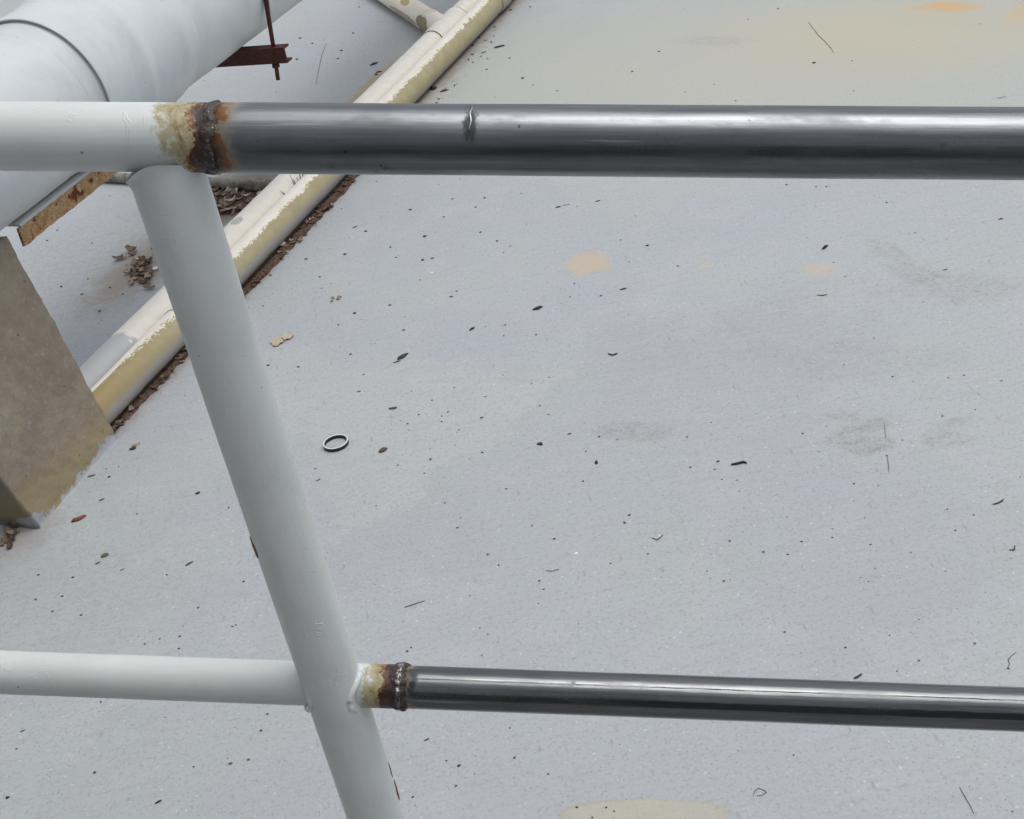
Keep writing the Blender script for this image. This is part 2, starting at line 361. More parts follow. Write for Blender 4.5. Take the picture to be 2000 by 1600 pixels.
def drain_material(name, r, yellow=True, grey_x=None, near_x=0.6, stains=(), cream=((0.77, 0.73, 0.655), (0.82, 0.79, 0.73))):
    """white overpaint on top, bare yellowed plastic showing on the flank, grey floor paint splashed at the foot"""
    t = NT(name); x, y, z = t.xyz()
    e1 = t.noise(22, 5, 0.7); e2 = t.noise(120, 4, 0.7); n = t.noise(30, 4, 0.6)
    c = t.mix(t.smooth(n, 0.4, 0.7), cream[0], cream[1])
    s, _ = t.fleck(55, 0.17, 0.10); c = t.mix(t.mul(s, 0.6), c, (0.30, 0.28, 0.25))
    hgt = t.mul(n, 0.4)
    if yellow:
        zz = t.mul(z, 1/r)
        side = t.math('LESS_THAN', y, 0.0)
        edge = t.add(zz, t.add(t.mul(t.math('SUBTRACT', e1, 0.5), 0.34), t.mul(t.math('SUBTRACT', e2, 0.5), 0.62)))
        edge = t.math('SUBTRACT', edge, t.mul(t.smooth(x, near_x+0.35, near_x-0.3), 0.20))
        m = t.mul(t.smooth(edge, 0.885, 0.860), side)
        rim = t.mul(t.mul(t.smooth(edge, 0.920, 0.885), t.smooth(edge, 0.860, 0.885)), side)
        ye = t.mix(t.smooth(e1, 0.35, 0.65), (0.345, 0.295, 0.165), (0.385, 0.345, 0.215))
        ye = t.mix(t.smooth(x, near_x+0.2, near_x-0.4), ye, (0.31, 0.235, 0.105))
        c = t.mix(m, c, ye)
        c = t.mix(t.mul(rim, 0.8), c, (0.80, 0.72, 0.47))
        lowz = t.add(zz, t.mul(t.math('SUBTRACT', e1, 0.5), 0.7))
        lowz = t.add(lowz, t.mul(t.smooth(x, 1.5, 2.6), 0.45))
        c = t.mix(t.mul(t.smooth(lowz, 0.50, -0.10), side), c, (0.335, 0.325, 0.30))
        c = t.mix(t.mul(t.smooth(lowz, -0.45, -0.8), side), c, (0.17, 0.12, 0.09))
        hgt = t.add(hgt, t.mul(t.math('SUBTRACT', 1.0, m), 1.2))
    if grey_x is not None:
        d = t.add(x, t.mul(t.math('SUBTRACT', e1, 0.5), 0.16))
        c = t.mix(t.smooth(d, grey_x+0.006, grey_x-0.006), c, (0.47, 0.49, 0.50))
    for (cx, rx, ca, ra, col, k) in stains:
        ang = t.math('ARCTAN2', y, z)
        da = t.mul(t.math('SUBTRACT', ang, ca), 1/ra); dx = t.mul(t.math('SUBTRACT', x, cx), 1/rx)
        dd = t.add(t.math('SQRT', t.add(t.mul(da, da), t.mul(dx, dx))), t.mul(t.math('SUBTRACT', e1, 0.5), 0.9))
        c = t.mix(t.mul(t.smooth(dd, 1.05, 0.9), k), c, col)
    return t.done(c, 0.5, 0, 0.4, t.bump(hgt, 0.4, 0.0015))

def concrete_material():
    t = NT('muddy_concrete'); x, y, z = t.xyz()
    n = t.noise(7, 5, 0.65); f = t.noise(80, 5, 0.7)
    vs = t.noise(14, 4, 0.6, vec=t.mapping(scale=(1, 1, 0.25)))
    c = t.mix(t.smooth(n, 0.35, 0.68), (0.215, 0.180, 0.148), (0.265, 0.235, 0.180))
    c = t.mix(t.mul(t.smooth(vs, 0.55, 0.75), 0.4), c, (0.24, 0.205, 0.16))
    c = t.mix(t.mul(t.smooth(f, 0.52, 0.72), 0.5), c, (0.155, 0.132, 0.112))
    vo = t.voro(70); agg = t.xyz(vo.outputs['Color']); c = t.mix(t.mul(t.math('LESS_THAN', agg[0], 0.25), t.mul(t.smooth(vo.outputs['Distance'], 0.45, 0.3), 0.22)), c, (0.36, 0.33, 0.29))
    zz = t.add(z, t.mul(t.math('SUBTRACT', n, 0.5), 0.14))
    c = t.mix(t.mul(t.smooth(zz, 0.15, 0.03), 0.6), c, (0.29, 0.235, 0.125))
    c = t.mix(t.smooth(t.add(z, t.mul(t.math('SUBTRACT', t.noise(12, 4, 0.7), 0.52), 0.13)), 0.014, 0.006), c, (0.33, 0.345, 0.38))
    s, _ = t.fleck(45, 0.14, 0.10); c = t.mix(t.mul(s, 0.7), c, (0.50, 0.47, 0.42))
    s, _ = t.fleck(38, 0.15, 0.08); c = t.mix(t.mul(s, 0.7), c, (0.07, 0.06, 0.05))
    return t.done(c, 0.9, 0, 0.2, t.bump(t.add(t.mul(n, 0.6), t.mul(f, 1.0)), 0.6, 0.005))

def rust_material(name, cols, rough=0.85, scale=26):
    t = NT(name); n = t.noise(scale, 5, 0.7); f = t.noise(scale*3, 4, 0.7); g = t.noise(scale*0.6, 3, 0.6)
    c = t.mix(t.smooth(n, 0.40, 0.60), cols[0], cols[1])
    c = t.mix(t.smooth(f, 0.52, 0.64), c, cols[2])
    if len(cols) > 3: c = t.mix(t.smooth(g, 0.57, 0.63), c, cols[3])
    return t.done(c, rough, 0, 0.3, t.bump(t.add(n, f), 0.8, 0.004))

def plain(name, col, rough=0.6, metal=0.0, var=0.25, scale=120):
    t = NT(name); n = t.noise(scale, 3, 0.6)
    oi = t.t.nodes.new('ShaderNodeObjectInfo')
    k = t.add(t.mul(t.math('SUBTRACT', n, 0.5), 2*var), t.mul(t.math('SUBTRACT', oi.outputs['Random'], 0.5), 2*var))
    c = t.mix(t.math('ADD', k, 0.5), tuple(v*(1-1.2*var) for v in col), tuple(min(1, v*(1+1.2*var)) for v in col))
    return t.done(c, rough, metal, 0.4, t.bump(n, 0.3, 0.001))

# ------------------------------------------------------------------ the setting
FLOOR = floor_material()
bm = bmesh.new(); bmesh.ops.create_grid(bm, x_segments=2, y_segments=2, size=60)
fl = link('floor', bm, FLOOR); fl['kind'] = 'structure'

ZP = 1.103                                      # depth of the rail at the post
TL, TR = pt(0, 266.5, 1.110), pt(2000, 281, 1.110/1.045)
tdir = (TR-TL).normalized()
# ramp that the railing guards, behind and below the picture
hd = Vector((tdir.x, tdir.y, 0)).normalized(); bk = Vector((hd.y, -hd.x, 0))
P_post = pt(322, 269, ZP)
t = NT('grey_ramp_deck'); dm = t.done(t.mix(t.noise(8, 4), (0.24, 0.243, 0.248), (0.28, 0.283, 0.288)), 0.6, 0, 0.4)
c0 = P_post - tdir*2.2 - UP*1.12 + bk*0.06; c1 = P_post + tdir*2.0 - UP*1.12 + bk*0.06
bm = bmesh.new()
top = [c0, c1, c1+bk*1.5, c0+bk*1.5]
vs = [bm.verts.new(p) for p in top] + [bm.verts.new(p-UP*0.05) for p in top]
bm.faces.new(vs[:4]); bm.faces.new(vs[7:3:-1])
for k in range(4): bm.faces.new((vs[k], vs[(k+1) % 4], vs[4+(k+1) % 4], vs[4+k]))
bmesh.ops.recalc_face_normals(bm, faces=bm.faces)
dk = link('ramp_deck', bm, dm, smooth=False); dk['kind'] = 'structure'
# unseen walls added because the steel reflects something dark, behind the photographer and left
t = NT('reflection_tuned_wall'); x_, y_, z_ = t.xyz()
wm = t.done(t.mix(t.smooth(z_, 1.74, 1.76), (0.13, 0.133, 0.138), t.mix(t.noise(3, 4), (0.68, 0.69, 0.70), (0.74, 0.75, 0.76))), 0.7, 0, 0.3)  # dark foot and pale top set for steel reflections and fill on the post
wc = P_post + bk*2.7
m = frame(Vector((wc.x, wc.y, 0)), hd)
wl = link('unseen_back_wall', box_bm(-1.8, 9, -0.15, 0.15, 0, 4.3), wm, None, m, smooth=False); wl['kind'] = 'structure'
t = NT('grey_render'); wm2_ = t.done(t.mix(t.noise(3, 4), (0.17, 0.173, 0.178), (0.20, 0.203, 0.208)), 0.7, 0, 0.3)
wl2 = link('unseen_side_wall', box_bm(-2.3, -2.0, -1.5, 2.1, 0, 7.0), wm2_, None, Matrix.Identity(4), smooth=False); wl2['kind'] = 'structure'  # unseen; placed and raised to shade the left of the post and floor

# ------------------------------------------------------------------ the railing
rail = thing('railing', 'grey painted pipe railing welded to bare steel tubes, in front of everything', 'railing', Vector((P_post.x, P_post.y, 0)))
RT, RP, RM = 0.0272, 0.0300, 0.0223
def on_line(A, B, px):                          # parameter on the 3-D line whose picture lies at column px
    lo, hi = -1.0, 2.0
    for _ in range(60):
        m_ = (lo+hi)/2; q = A+(B-A)*m_-Vector((0, 0, H))
        x_ = 1000+FPX*q.dot(right)/q.dot(fwd)
        if x_ < px: lo = m_
        else: hi = m_
    return A+(B-A)*lo
post_top = on_line(TL, TR, 303)
post_foot = Vector((post_top.x, post_top.y, 0.004))-hd*0.004
pax = (post_foot-post_top).normalized()
# where the post meets the middle rail
_c = Vector(((658-1000)/FPX, (1337-800)/FPX, 1.0)); _d = Vector((R[0].dot(_c), R[1].dot(_c), R[2].dot(_c)))
_q = post_top+pax*0.56
mz = math.hypot(_q.x, _q.y)/math.hypot(_d.x, _d.y)*1.004
ML, MR = pt(0, 1313, mz*1.0176), pt(2000, 1386, mz*1.0176/1.055)
PAINT_TOP_W = on_line(TL, TR, 420); PAINT_MID_W = on_line(ML, MR, 784)
top_start = TL-(TR-TL)*0.9; mid_start = ML-(MR-ML)*0.9
L1 = (PAINT_TOP_W-top_start).length; L2 = (PAINT_MID_W-mid_start).length
pm_top = paint_material('rail_paint_top', weld_x=L1, sgn=1)
pm_mid = paint_material('rail_paint_middle', weld_x=L2+0.004, sgn=-1, W=(0.048, 0.036, 0.0245, 0.0225, 0.0215, 0.0185))
zt = post_top.z
rustc = (0.16, 0.085, 0.035)
pm_post = paint_material('post_paint', base=(0.69, 0.73, 0.72), chips=())
pipe('top_rail', top_start, PAINT_TOP_W, RT, pm_top, rail, wob=0.0005, sub=0.02)
pipe('middle_rail', mid_start, PAINT_MID_W, RM, pm_mid, rail, wob=0.0006, sub=0.02)
COPE = 0.90
def cope_depth(q):                             # how far below the rail axis the post meets the rail, for an offset q from the post axis
    lat = q-tdir*q.dot(tdir)-pax*q.dot(pax)
    l_ = min(lat.length*COPE*RT/RP, RT*0.999)
    return math.sqrt(RT*RT-l_*l_)
Lp = (post_foot-post_top).length; pf = frame(post_top, pax)
bm = lathe([(0, RP), (0.04, RP)], 96, False, 0.0003, sub=0.002)
bm2 = lathe([(0.04, RP), (Lp, RP)], 96, False, 0.0003, sub=0.02); _t = bpy.data.meshes.new('tmp'); bm2.to_mesh(_t); bm2.free(); bm.from_mesh(_t); bpy.data.meshes.remove(_t)
bmesh.ops.remove_doubles(bm, verts=bm.verts, dist=0.0002)
for v_ in bm.verts:
    if v_.co.x < 0.04:
        q = pf.to_3x3() @ Vector((0, v_.co.y, v_.co.z))
        c_ = cope_depth(q)-0.001 - (q.dot(tdir)*pax.dot(tdir))
        x0_ = v_.co.x; v_.co.x = c_+(0.04-c_)*(x0_/0.04)
        fl_ = max(0.0, 1-(v_.co.x-c_)/0.011)**2.2*0.11*(1+0.35*mnoise.noise(Vector((math.atan2(v_.co.y, v_.co.z)*2.2, 3, 1))))
        v_.co.y *= 1+fl_; v_.co.z *= 1+fl_
link('post', bm, pm_post, rail, pf)
bm = bmesh.new(); box_bm(-0.07, 0.07, -0.07, 0.07, 0, 0.012, bm, 0.003)
link('base_plate', bm, pm_post, rail, Matrix.Translation((post_foot.x, post_foot.y, 0)))
scar_x = (on_line(TL, TR, 924)-PAINT_TOP_W).length
vdir = (Vector((0, 0, H))-P_post)
st_top = steel_material('bare_steel_top', 0.19, scars=((scar_x, -0.72, 0.0060, 0.60, (0.03, 0.032, 0.035)),))
st_mid = steel_material('bare_steel_middle', 0.02, tint=(0.150, 0.156, 0.163), q=0.55)
top_end = TL+(TR-TL)*1.9; mid_end = ML+(MR-ML)*1.9
o = pipe('bare_top_rail', PAINT_TOP_W, top_end, RT+0.0003, st_top, rail, seg=96, wob=0.0002, sub=0.02)
o['label'] = 'unpainted dull steel length of the top rail'
o = pipe('bare_middle_rail', PAINT_MID_W, mid_end, RM-0.0006, st_mid, rail, seg=96, wob=0.0002, sub=0.02)
o['label'] = 'unpainted shiny steel length of the middle rail'

def weld_bead(name, P, d, r, width, hgt, mat, slant, label):
    bm = bmesh.new(); n, mseg = 140, 12; rings = []
    for k in range(n):
        a = 2*math.pi*k/n; ring = []
        rip = 0.5+0.5*math.sin(a*16+1.3*math.sin(a*3))
        wk = width*(0.85+0.55*mnoise.noise(Vector((a*2.1, 3.3, r*90)))+0.10*rip)
        off = slant*math.cos(a)*-1*r + 0.0025*mnoise.noise(Vector((a*2.6, 9.1, 0)))
        for j in range(mseg+1):
            s = -1+2*j/mseg
            hh = hgt*max(0, 1-s*s)**0.7*(0.72+0.35*rip+0.35*mnoise.noise(Vector((math.cos(a)*5, math.sin(a)*5, s*2))))
            xx = off+s*wk/2+0.0016*rip*(1-abs(s))
            rr = r-0.0004+hh
            ring.append(bm.verts.new((xx, rr*math.sin(a), rr*math.cos(a))))
        rings.append(ring)
    for k in range(n):
        A, B = rings[k], rings[(k+1) % n]
        for j in range(mseg): bm.faces.new((A[j], A[j+1], B[j+1], B[j]))
    bmesh.ops.recalc_face_normals(bm, faces=bm.faces)
    o = link(name, bm, mat, rail, frame(P, d)); o['label'] = label; return o
wm1 = weld_material('rusty_weld', (0.028, 0.018, 0.016), (0.055, 0.030, 0.022))
wm2 = weld_material('dark_weld', (0.020, 0.013, 0.014), (0.045, 0.027, 0.024), slag=1.6)
weld_bead('weld_bead', PAINT_TOP_W, tdir, RT, 0.0135, 0.0022, wm1, -0.06, 'dark rusty weld bead on the top rail')
weld_bead('weld_bead', PAINT_MID_W, (MR-ML).normalized(), RM, 0.016, 0.0026, wm2, 0.03, 'dark weld bead with bright slag on the middle rail')
# fillet where post meets the rails: painted-over weld along the seam
def saddle(P, axis, r_run, branch, r_b, rad, mat, both=False):
    for sg in ((1,) if not both else (1, -1)):
        e = branch*sg; e2 = axis.cross(e).normalized(); e1 = (axis-e*axis.dot(e)).normalized()
        pts = []
        for k in range(49):
            a = 2*math.pi*k/48
            q = e1*math.cos(a)*r_b+e2*math.sin(a)*r_b
            lat = q-axis*q.dot(axis); lat_e2 = lat.dot(e2)
            dep = math.sqrt(max(0.0, r_run**2-lat_e2**2))
            pts.append(P+q+e*dep*1.0)
        rads = [rad*(1+0.40*mnoise.noise(Vector((k*0.6, rad*900, sg)))) for k in range(49)]
        link('weld_fillet', tube_bm(pts, rads, 10), mat, rail, Matrix.Identity(4))
mid_cross = on_line(ML, MR, 658)
mcp = post_top+pax*((post_top.z-mid_cross.z)/-pax.z)
saddle(mcp, -pax, RP-0.0015, (MR-ML).normalized(), RM*0.96, 0.0036, pm_post, both=True)
# bright burr in the middle of the ground-down scar on the top rail
bm = bmesh.new()
pts, rads = [], []
for k in range(10):
    a = 0.02+0.95*k/9
    pts.append(Vector((scar_x+0.0006*math.sin(k*1.3), -math.sin(a)*(RT+0.0005), math.cos(a)*(RT+0.0005)))); rads.append(0.0004+0.0006*math.sin(math.pi*k/9))
burr = NT('bright_steel'); burr_m = burr.done((0.40, 0.40, 0.41), 0.35, 1.0)
link('weld_seam', tube_bm(pts, rads, 8), burr_m, rail, frame(PAINT_TOP_W, tdir))
# paint torn off the edge of the post, rust behind
chip_m = plain('dark_rust', (0.20, 0.105, 0.05), 0.85, var=0.45, scale=300)
rh = Vector((right.x, right.y, 0)).normalized(); fh = Vector((rh.y*-1, rh.x, 0))
for (px, py, dep, s, sg) in ((776, 1572, 1.49, 0.0062, 1), (770, 1530, 1.475, 0.0046, 1), (495, 1082, 1.30, 0.0056, -1), (660, 1110, 1.32, 0.0022, 1)):
    q = pt(px, py, dep); axis = post_top+pax*((post_top.z-q.z)/-pax.z)
    vd = Vector((axis.x, axis.y, 0)).normalized(); side = Vector((vd.y, -vd.x, 0))*sg
    d = (side-vd*0.10).normalized()
    c = axis+d*(RP-0.0004)
    bm = bmesh.new(); bmesh.ops.create_icosphere(bm, subdivisions=2, radius=1)
    for v_ in bm.verts: v_.co = Vector((v_.co.x*s*0.35, v_.co.y*s, v_.co.z*s*2.3))*(1+0.5*mnoise.noise(v_.co*1.7))
    link('rust_chip', bm, chip_m, rail, frame(c, d))

def on_post(px, py, lift=0.0003):               # point of the post's surface seen at px, py
    o_ = Vector((0, 0, H)); d_ = (pt(px, py, 1.0)-o_).normalized()
    w0 = o_-post_top; d1 = d_-pax*d_.dot(pax); w1 = w0-pax*w0.dot(pax); r_ = RP+lift
    A_, B_, C_ = d1.dot(d1), 2*d1.dot(w1), w1.dot(w1)-r_*r_
    return o_+d_*((-B_-math.sqrt(max(0, B_*B_-4*A_*C_)))/(2*A_))
mk = bmesh.new()
for ln in (((616.5, 1217), (616.5, 1223), (619, 1225.5), (625, 1225), (629, 1223), (631, 1216)), ((619, 1219), (624, 1219.5), (630, 1216.5)),
           ((616, 1230), (621, 1228.5), (628, 1230)), ((616, 1233), (619, 1236), (625, 1236.5), (629, 1234)), ((617, 1239), (623, 1240.5), (628, 1239))):
    tube_bm([on_post(*q) for q in ln], [0.00045]*len(ln), 5, mk)
link('paint_mark', mk, paint_material('mark_paint', base=(0.74, 0.77, 0.76)), rail, Matrix.Identity(4))

# ------------------------------------------------------------------ big pipe
PV, PZ, PR = -2.467, 0.75, 0.20
bp = thing('large_pipe', 'thick white painted main pipe with a stepped socket, top left behind the railing', 'pipe', uv(3.0, PV, 0))
bpm = big_pipe_material()
a0 = -1.0
pipe('pipe_barrel', uv(a0, PV, PZ), uv(3.2, PV, PZ), PR*0.985, bpm, bp, seg=128, wob=0.002, sub=0.05)
prof = [(2.790, PR*0.965), (2.812, PR*0.996), (2.838, PR*1.004), (2.850, PR*1.018), (2.858, PR*1.034), (2.876, PR*1.040), (2.877, PR*1.066), (2.863, PR*1.070), (2.8615, PR*1.084), (2.866, PR*1.091), (2.95, PR*1.090), (3.01, PR*1.092), (3.035, PR*1.112), (3.055, PR*1.134), (3.070, PR*1.132),
        (3.090, PR*1.080), (3.108, PR*1.046), (3.14, PR*1.046), (3.27, PR*1.05), (3.30, PR*1.045), (3.33, PR*1.025), (3.352, PR*1.010), (3.36, PR*0.99)]
o = link('socket', lathe([(x-2.8, r) for x, r in prof], 128, False, 0.0015, sub=0.01), bpm, bp, frame(uv(2.8, PV, PZ), U))
pipe('far_barrel', uv(3.2, PV, PZ), uv(9.0, PV, PZ), PR, bpm, bp, seg=128, wob=0.002, sub=0.08)

# ------------------------------------------------------------------ bracket under the far barrel
br = thing('pipe_bracket', 'red brown steel bracket with hooked rod clamping the thick white pipe', 'bracket', uv(3.80, PV, 0))
bm_ = rust_material('red_oxide_steel', ((0.060, 0.018, 0.014), (0.080, 0.024, 0.018), (0.10, 0.040, 0.026)), 0.6, 40)
zb = PZ-PR                                     # underside of the pipe
mb = box_bm(-0.018, 0.018, 0.014, 0.36, -0.050, -0.044)        # channel: web and two flanges
mb = box_bm(-0.018, 0.018, 0.014, 0.36, -0.006, 0.0, mb)
mb = box_bm(-0.018, -0.012, 0.014, 0.36, -0.044, -0.006, mb)
pb = uv(3.755, -2.222, zb+0.008)
link('channel_beam', mb, bm_, br, frame(pb, U) @ Matrix.Identity(4), smooth=False)
rod_v = -2.262
pts = [uv(3.755, rod_v-0.034, zb-0.100), uv(3.755, rod_v-0.022, zb-0.02), uv(3.755, rod_v-0.008, zb+0.10)]
for k in range(15):
    a = math.radians(100-k*20)
    pts.append(uv(3.755, PV+(PR+0.009)*math.sin(a), PZ+(PR+0.009)*math.cos(a)))
link('clamp_rod', tube_bm(pts, [0.0066, 0.0066, 0.007]+[0.0085]*(len(pts)-3), 12), bm_, br, Matrix.Identity(4))
link('nut', lathe([(0, 0.008), (0.001, 0.013), (0.012, 0.013), (0.013, 0.008)], 6), bm_, br, frame(uv(3.755, rod_v-0.028, zb-0.060), UP), smooth=False)

# ------------------------------------------------------------------ pedestal and rusty channel on it
def pedestal():
    A, B = at(80, 1032), at(229, 856); TB = at(12, 462, 0.56)
    A2 = at(0, 930, 0.16); TA = A+(A2-A)*(0.55/0.16)
    TA = TB+(A-B)*1.25 - V*0.02
    back = -V*0.62
    C8 = [A, B, B+back, A+back, TA, TB, TB+back*0.8, TA+back*0.8]
    n = 60; bm = bmesh.new(); cache = {}
    def vert(p):
        k = (round(p.x, 5), round(p.y, 5), round(p.z, 5))
        if k not in cache: cache[k] = bm.verts.new(p)
        return cache[k]
    for q in ((0, 1, 5, 4), (1, 2, 6, 5), (2, 3, 7, 6), (3, 0, 4, 7), (4, 5, 6, 7)):
        P = [C8[i] for i in q]
        def g(s, t_): return (P[0]*(1-s)+P[1]*s)*(1-t_)+(P[3]*(1-s)+P[2]*s)*t_
        for i in range(n):
            for j in range(n):
                try: bm.faces.new([vert(g(*c)) for c in ((i/n, j/n), ((i+1)/n, j/n), ((i+1)/n, (j+1)/n), (i/n, (j+1)/n))])
                except ValueError: pass
    bmesh.ops.recalc_face_normals(bm, faces=bm.faces); bm.normal_update()
    for v_ in bm.verts:
        p = v_.co.copy()
        k = 0.003*mnoise.noise(p*6)+0.002*mnoise.noise(p*19)+0.003*mnoise.noise(p*47)+0.0015*mnoise.noise(p*90)
        v_.co += v_.normal*k
        if p.z < 0.012: v_.co.z = -0.002; 
    return bm
ped = link('concrete_pedestal', pedestal(), concrete_material())
tag(ped, 'muddy brown concrete pedestal carrying the thick white pipe, left edge', 'pedestal')
chm = rust_material('flaking_orange_rust', ((0.33, 0.185, 0.080), (0.43, 0.285, 0.155), (0.52, 0.40, 0.27), (0.13, 0.042, 0.018)), 0.9, 38)
chp = NT('grey_flange_paint'); chp_m = chp.done(chp.mix(chp.noise(20, 4), (0.60, 0.61, 0.62), (0.66, 0.67, 0.68)), 0.5, 0, 0.4)
ch = thing('steel_channel', 'rusty orange steel channel lying under the thick white pipe on the pedestal', 'channel', uv(2.6, PV, 0.5))
ca = at(36, 447, 0.552); cm = frame(ca-UP*0.004, U); L = 0.52
def strip(sec, x0, x1, n, wob):
    bm = bmesh.new(); rows = []
    for i in range(n+1):
        x = x0+(x1-x0)*i/n
        rows.append([bm.verts.new((x+0.004*mnoise.noise(Vector((k*2.2, i*0.9, 3.0)))*(i in (0, n)), y+wob*mnoise.noise(Vector((x*25, k, 1))), z+wob*mnoise.noise(Vector((x*25, k, 8))))) for k, (y, z) in enumerate(sec)])
    m_ = len(sec)
    for a_, b_ in zip(rows, rows[1:]):
        for k in range(m_): bm.faces.new((a_[k], a_[(k+1) % m_], b_[(k+1) % m_], b_[k]))
    bm.faces.new(rows[0][::-1]); bm.faces.new(rows[-1]); bmesh.ops.recalc_face_normals(bm, faces=bm.faces)
    return bm
# web faces right (local -y); flange runs back under the pipe
web = [(0, 0.004), (0, -0.044), (0.007, -0.044), (0.007, 0.004)]
o = link('web', strip(web, 0, L, 90, 0.0040), chm, ch, cm, smooth=False)
fln = [(0.0, 0.004), (0.006, 0.0098), (0.018, 0.012), (0.09, 0.012), (0.09, 0.006), (0.007, 0.004)]
o = link('flange', strip(fln, 0.012, L, 40, 0.0008), chp_m, ch, cm, smooth=False); o['label'] = 'grey painted top flange'

# ------------------------------------------------------------------ drain pipes
DR = 0.05; DV = -2.3078; LV = DV-2*DR-0.003
A1 = 2.05
dr = thing('drain_pipe', 'white drain pipe with yellowed flank, nearest of the pipes lying on the floor', 'pipe', uv(4, DV, 0))
dm1 = drain_material('drain_paint_yellowed', DR, True, None, near_x=2.75-A1)
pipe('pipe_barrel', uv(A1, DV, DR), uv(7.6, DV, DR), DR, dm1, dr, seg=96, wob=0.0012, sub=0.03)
dm1c = drain_material('coupling_paint', DR*1.1, True, None, near_x=-5)
def collar(name, a_, b_, v_, r, mat, par):
    return pipe(name, uv(a_, v_, DR), uv(b_, v_, DR), r, mat, par, seg=96, prof=[(0, DR*0.99), (0.0, r-0.0015), (0.003, r), (b_-a_-0.003, r), (b_-a_, r-0.0015), (b_-a_, DR*0.99)])
collar('coupling', 5.66, 5.78, DV, DR*1.09, dm1c, dr)
gap_m = plain('dark_joint', (0.05, 0.04, 0.03), 0.9)
pipe('joint', uv(2.905, DV, DR), uv(2.909, DV, DR), DR+0.0012, gap_m, dr, seg=96)

sec = thing('branched_drain_pipe', 'all white drain pipe with a branch fitting, behind the yellowed pipe', 'pipe', uv(4, LV, 0))
dm2 = drain_material('drain_paint_white', DR, False, 2.775-A1, stains=((3.47-A1, 0.028, -0.1, 0.35, (0.42, 0.43, 0.43), 0.8),))
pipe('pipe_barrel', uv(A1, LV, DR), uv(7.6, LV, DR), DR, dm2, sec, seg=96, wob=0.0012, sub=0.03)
dm3 = drain_material('tee_paint', DR, False, None)
collar('tee_sleeve', 5.20, 5.49, LV, DR*1.08, dm3, sec)
for x_ in (5.197, 5.490): pipe('joint', uv(x_, LV, DR), uv(x_+0.004, LV, DR), DR+0.0022, gap_m, sec, seg=96)
b0 = uv(5.34, LV, DR); b1 = uv(5.34+0.63, LV-0.55, DR); bd = (b1-b0).normalized()
dm4 = drain_material('branch_paint', DR, False, None, stains=((0.150, 0.080, 1.5, 0.85, (0.21, 0.145, 0.06), 0.9), (0.43, 0.05, 0.5, 0.4, (0.45, 0.33, 0.09), 0.8),
                                                             (0.42, 0.20, 1.75, 0.35, (0.30, 0.21, 0.11), 0.7)), cream=((0.84, 0.77, 0.63), (0.88, 0.83, 0.72)))
pipe('branch_pipe', b0, b0+bd*2.4, DR, dm4, sec, seg=96, wob=0.001, sub=0.03)
o = pipe('branch_sleeve', b0, b0+bd*0.19, DR*1.08, dm4, sec, seg=96)
thin = pipe('thin_conduit', uv(3.25, -2.500, 0.016), uv(3.90, -2.487, 0.016), 0.012, drain_material('thin_paint', 0.012, False, None), None, seg=32, wob=0.0008, sub=0.03)
tag(thin, 'thin pale conduit lying along the far side of the white drain pipes', 'conduit')
cp_t = NT('weathered_grey_pipe'); cpm = cp_t.done(cp_t.mix(cp_t.smooth(cp_t.noise(30, 4), 0.45, 0.65), (0.25, 0.24, 0.21), (0.13, 0.12, 0.10)), 0.7, 0, 0.3)
cr = thing('cross_pipe', 'small weathered grey pipe crossing behind the post to the white drain pipe', 'pipe', uv(3.93, -3.0, 0))
q0, q1 = at(60, 338, 0.02), at(497, 361, 0.02)
pipe('pipe_barrel', q0, q1, 0.019, cpm, cr, seg=32, wob=0.001, sub=0.03)
dd = (q1-q0).normalized()
pipe('elbow', q1-dd*0.035, q1+dd*0.06, 0.023, cpm, cr, seg=32, wob=0.002, sub=0.01)

# ------------------------------------------------------------------ loose things on the floor
def blob(s, seed, sub=1):
    bm = bmesh.new(); bmesh.ops.create_icosphere(bm, subdivisions=sub, radius=1)
    for v_ in bm.verts:
        v_.co *= 1+0.55*mnoise.noise(v_.co*1.3+Vector((seed*3.1, seed, 0)))
        v_.co = Vector((v_.co.x*s[0], v_.co.y*s[1], max(-0.25, v_.co.z)*s[2]+0.25*s[2]))
    return bm
def mesh_of(name, bm, mat, smooth=False):
    me = bpy.data.meshes.new(name); bm.to_mesh(me); bm.free(); me.materials.append(mat)
    for p in me.polygons: p.use_smooth = smooth
    return me
def put(name, me, loc, rz=0.0, scale=1.0, label=None, cat=None, group=None, tilt=0.0, kind=None):
    o = bpy.data.objects.new(name, me); COL.objects.link(o); o.location = loc
    o.rotation_euler = (tilt, 0, rz); o.scale = (scale,)*3 if not isinstance(scale, tuple) else scale
    if label: tag(o, label, cat, group)
    if kind: o['kind'] = kind
    return o
def px_size(px, py):                           # metres per photo pixel across the view, on the floor
    return (at(px+10, py)-at(px-10, py)).length/20

# the ring
rg = bmesh.new(); ri, ro, rh, n = 0.0280, 0.0314, 0.0100, 72
P_ = [(ri, 0), (ro, 0), (ro, rh-0.0004), (ro-0.0004, rh), (ri+0.0004, rh), (ri, rh-0.0004)]
rr = [[rg.verts.new((r*math.cos(2*math.pi*k/n), r*math.sin(2*math.pi*k/n), z)) for r, z in P_] for k in range(n)]
for k in range(n):
    for j in range(6): rg.faces.new((rr[k][j], rr[k][(j+1) % 6], rr[(k+1) % n][(j+1) % 6], rr[(k+1) % n][j]))
bmesh.ops.recalc_face_normals(rg, faces=rg.faces)
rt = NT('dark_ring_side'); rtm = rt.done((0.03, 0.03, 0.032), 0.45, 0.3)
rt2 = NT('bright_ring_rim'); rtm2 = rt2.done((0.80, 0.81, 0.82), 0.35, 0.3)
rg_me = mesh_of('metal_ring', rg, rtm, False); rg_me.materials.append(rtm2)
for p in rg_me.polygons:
    if p.normal.z > 0.3: p.material_index = 1
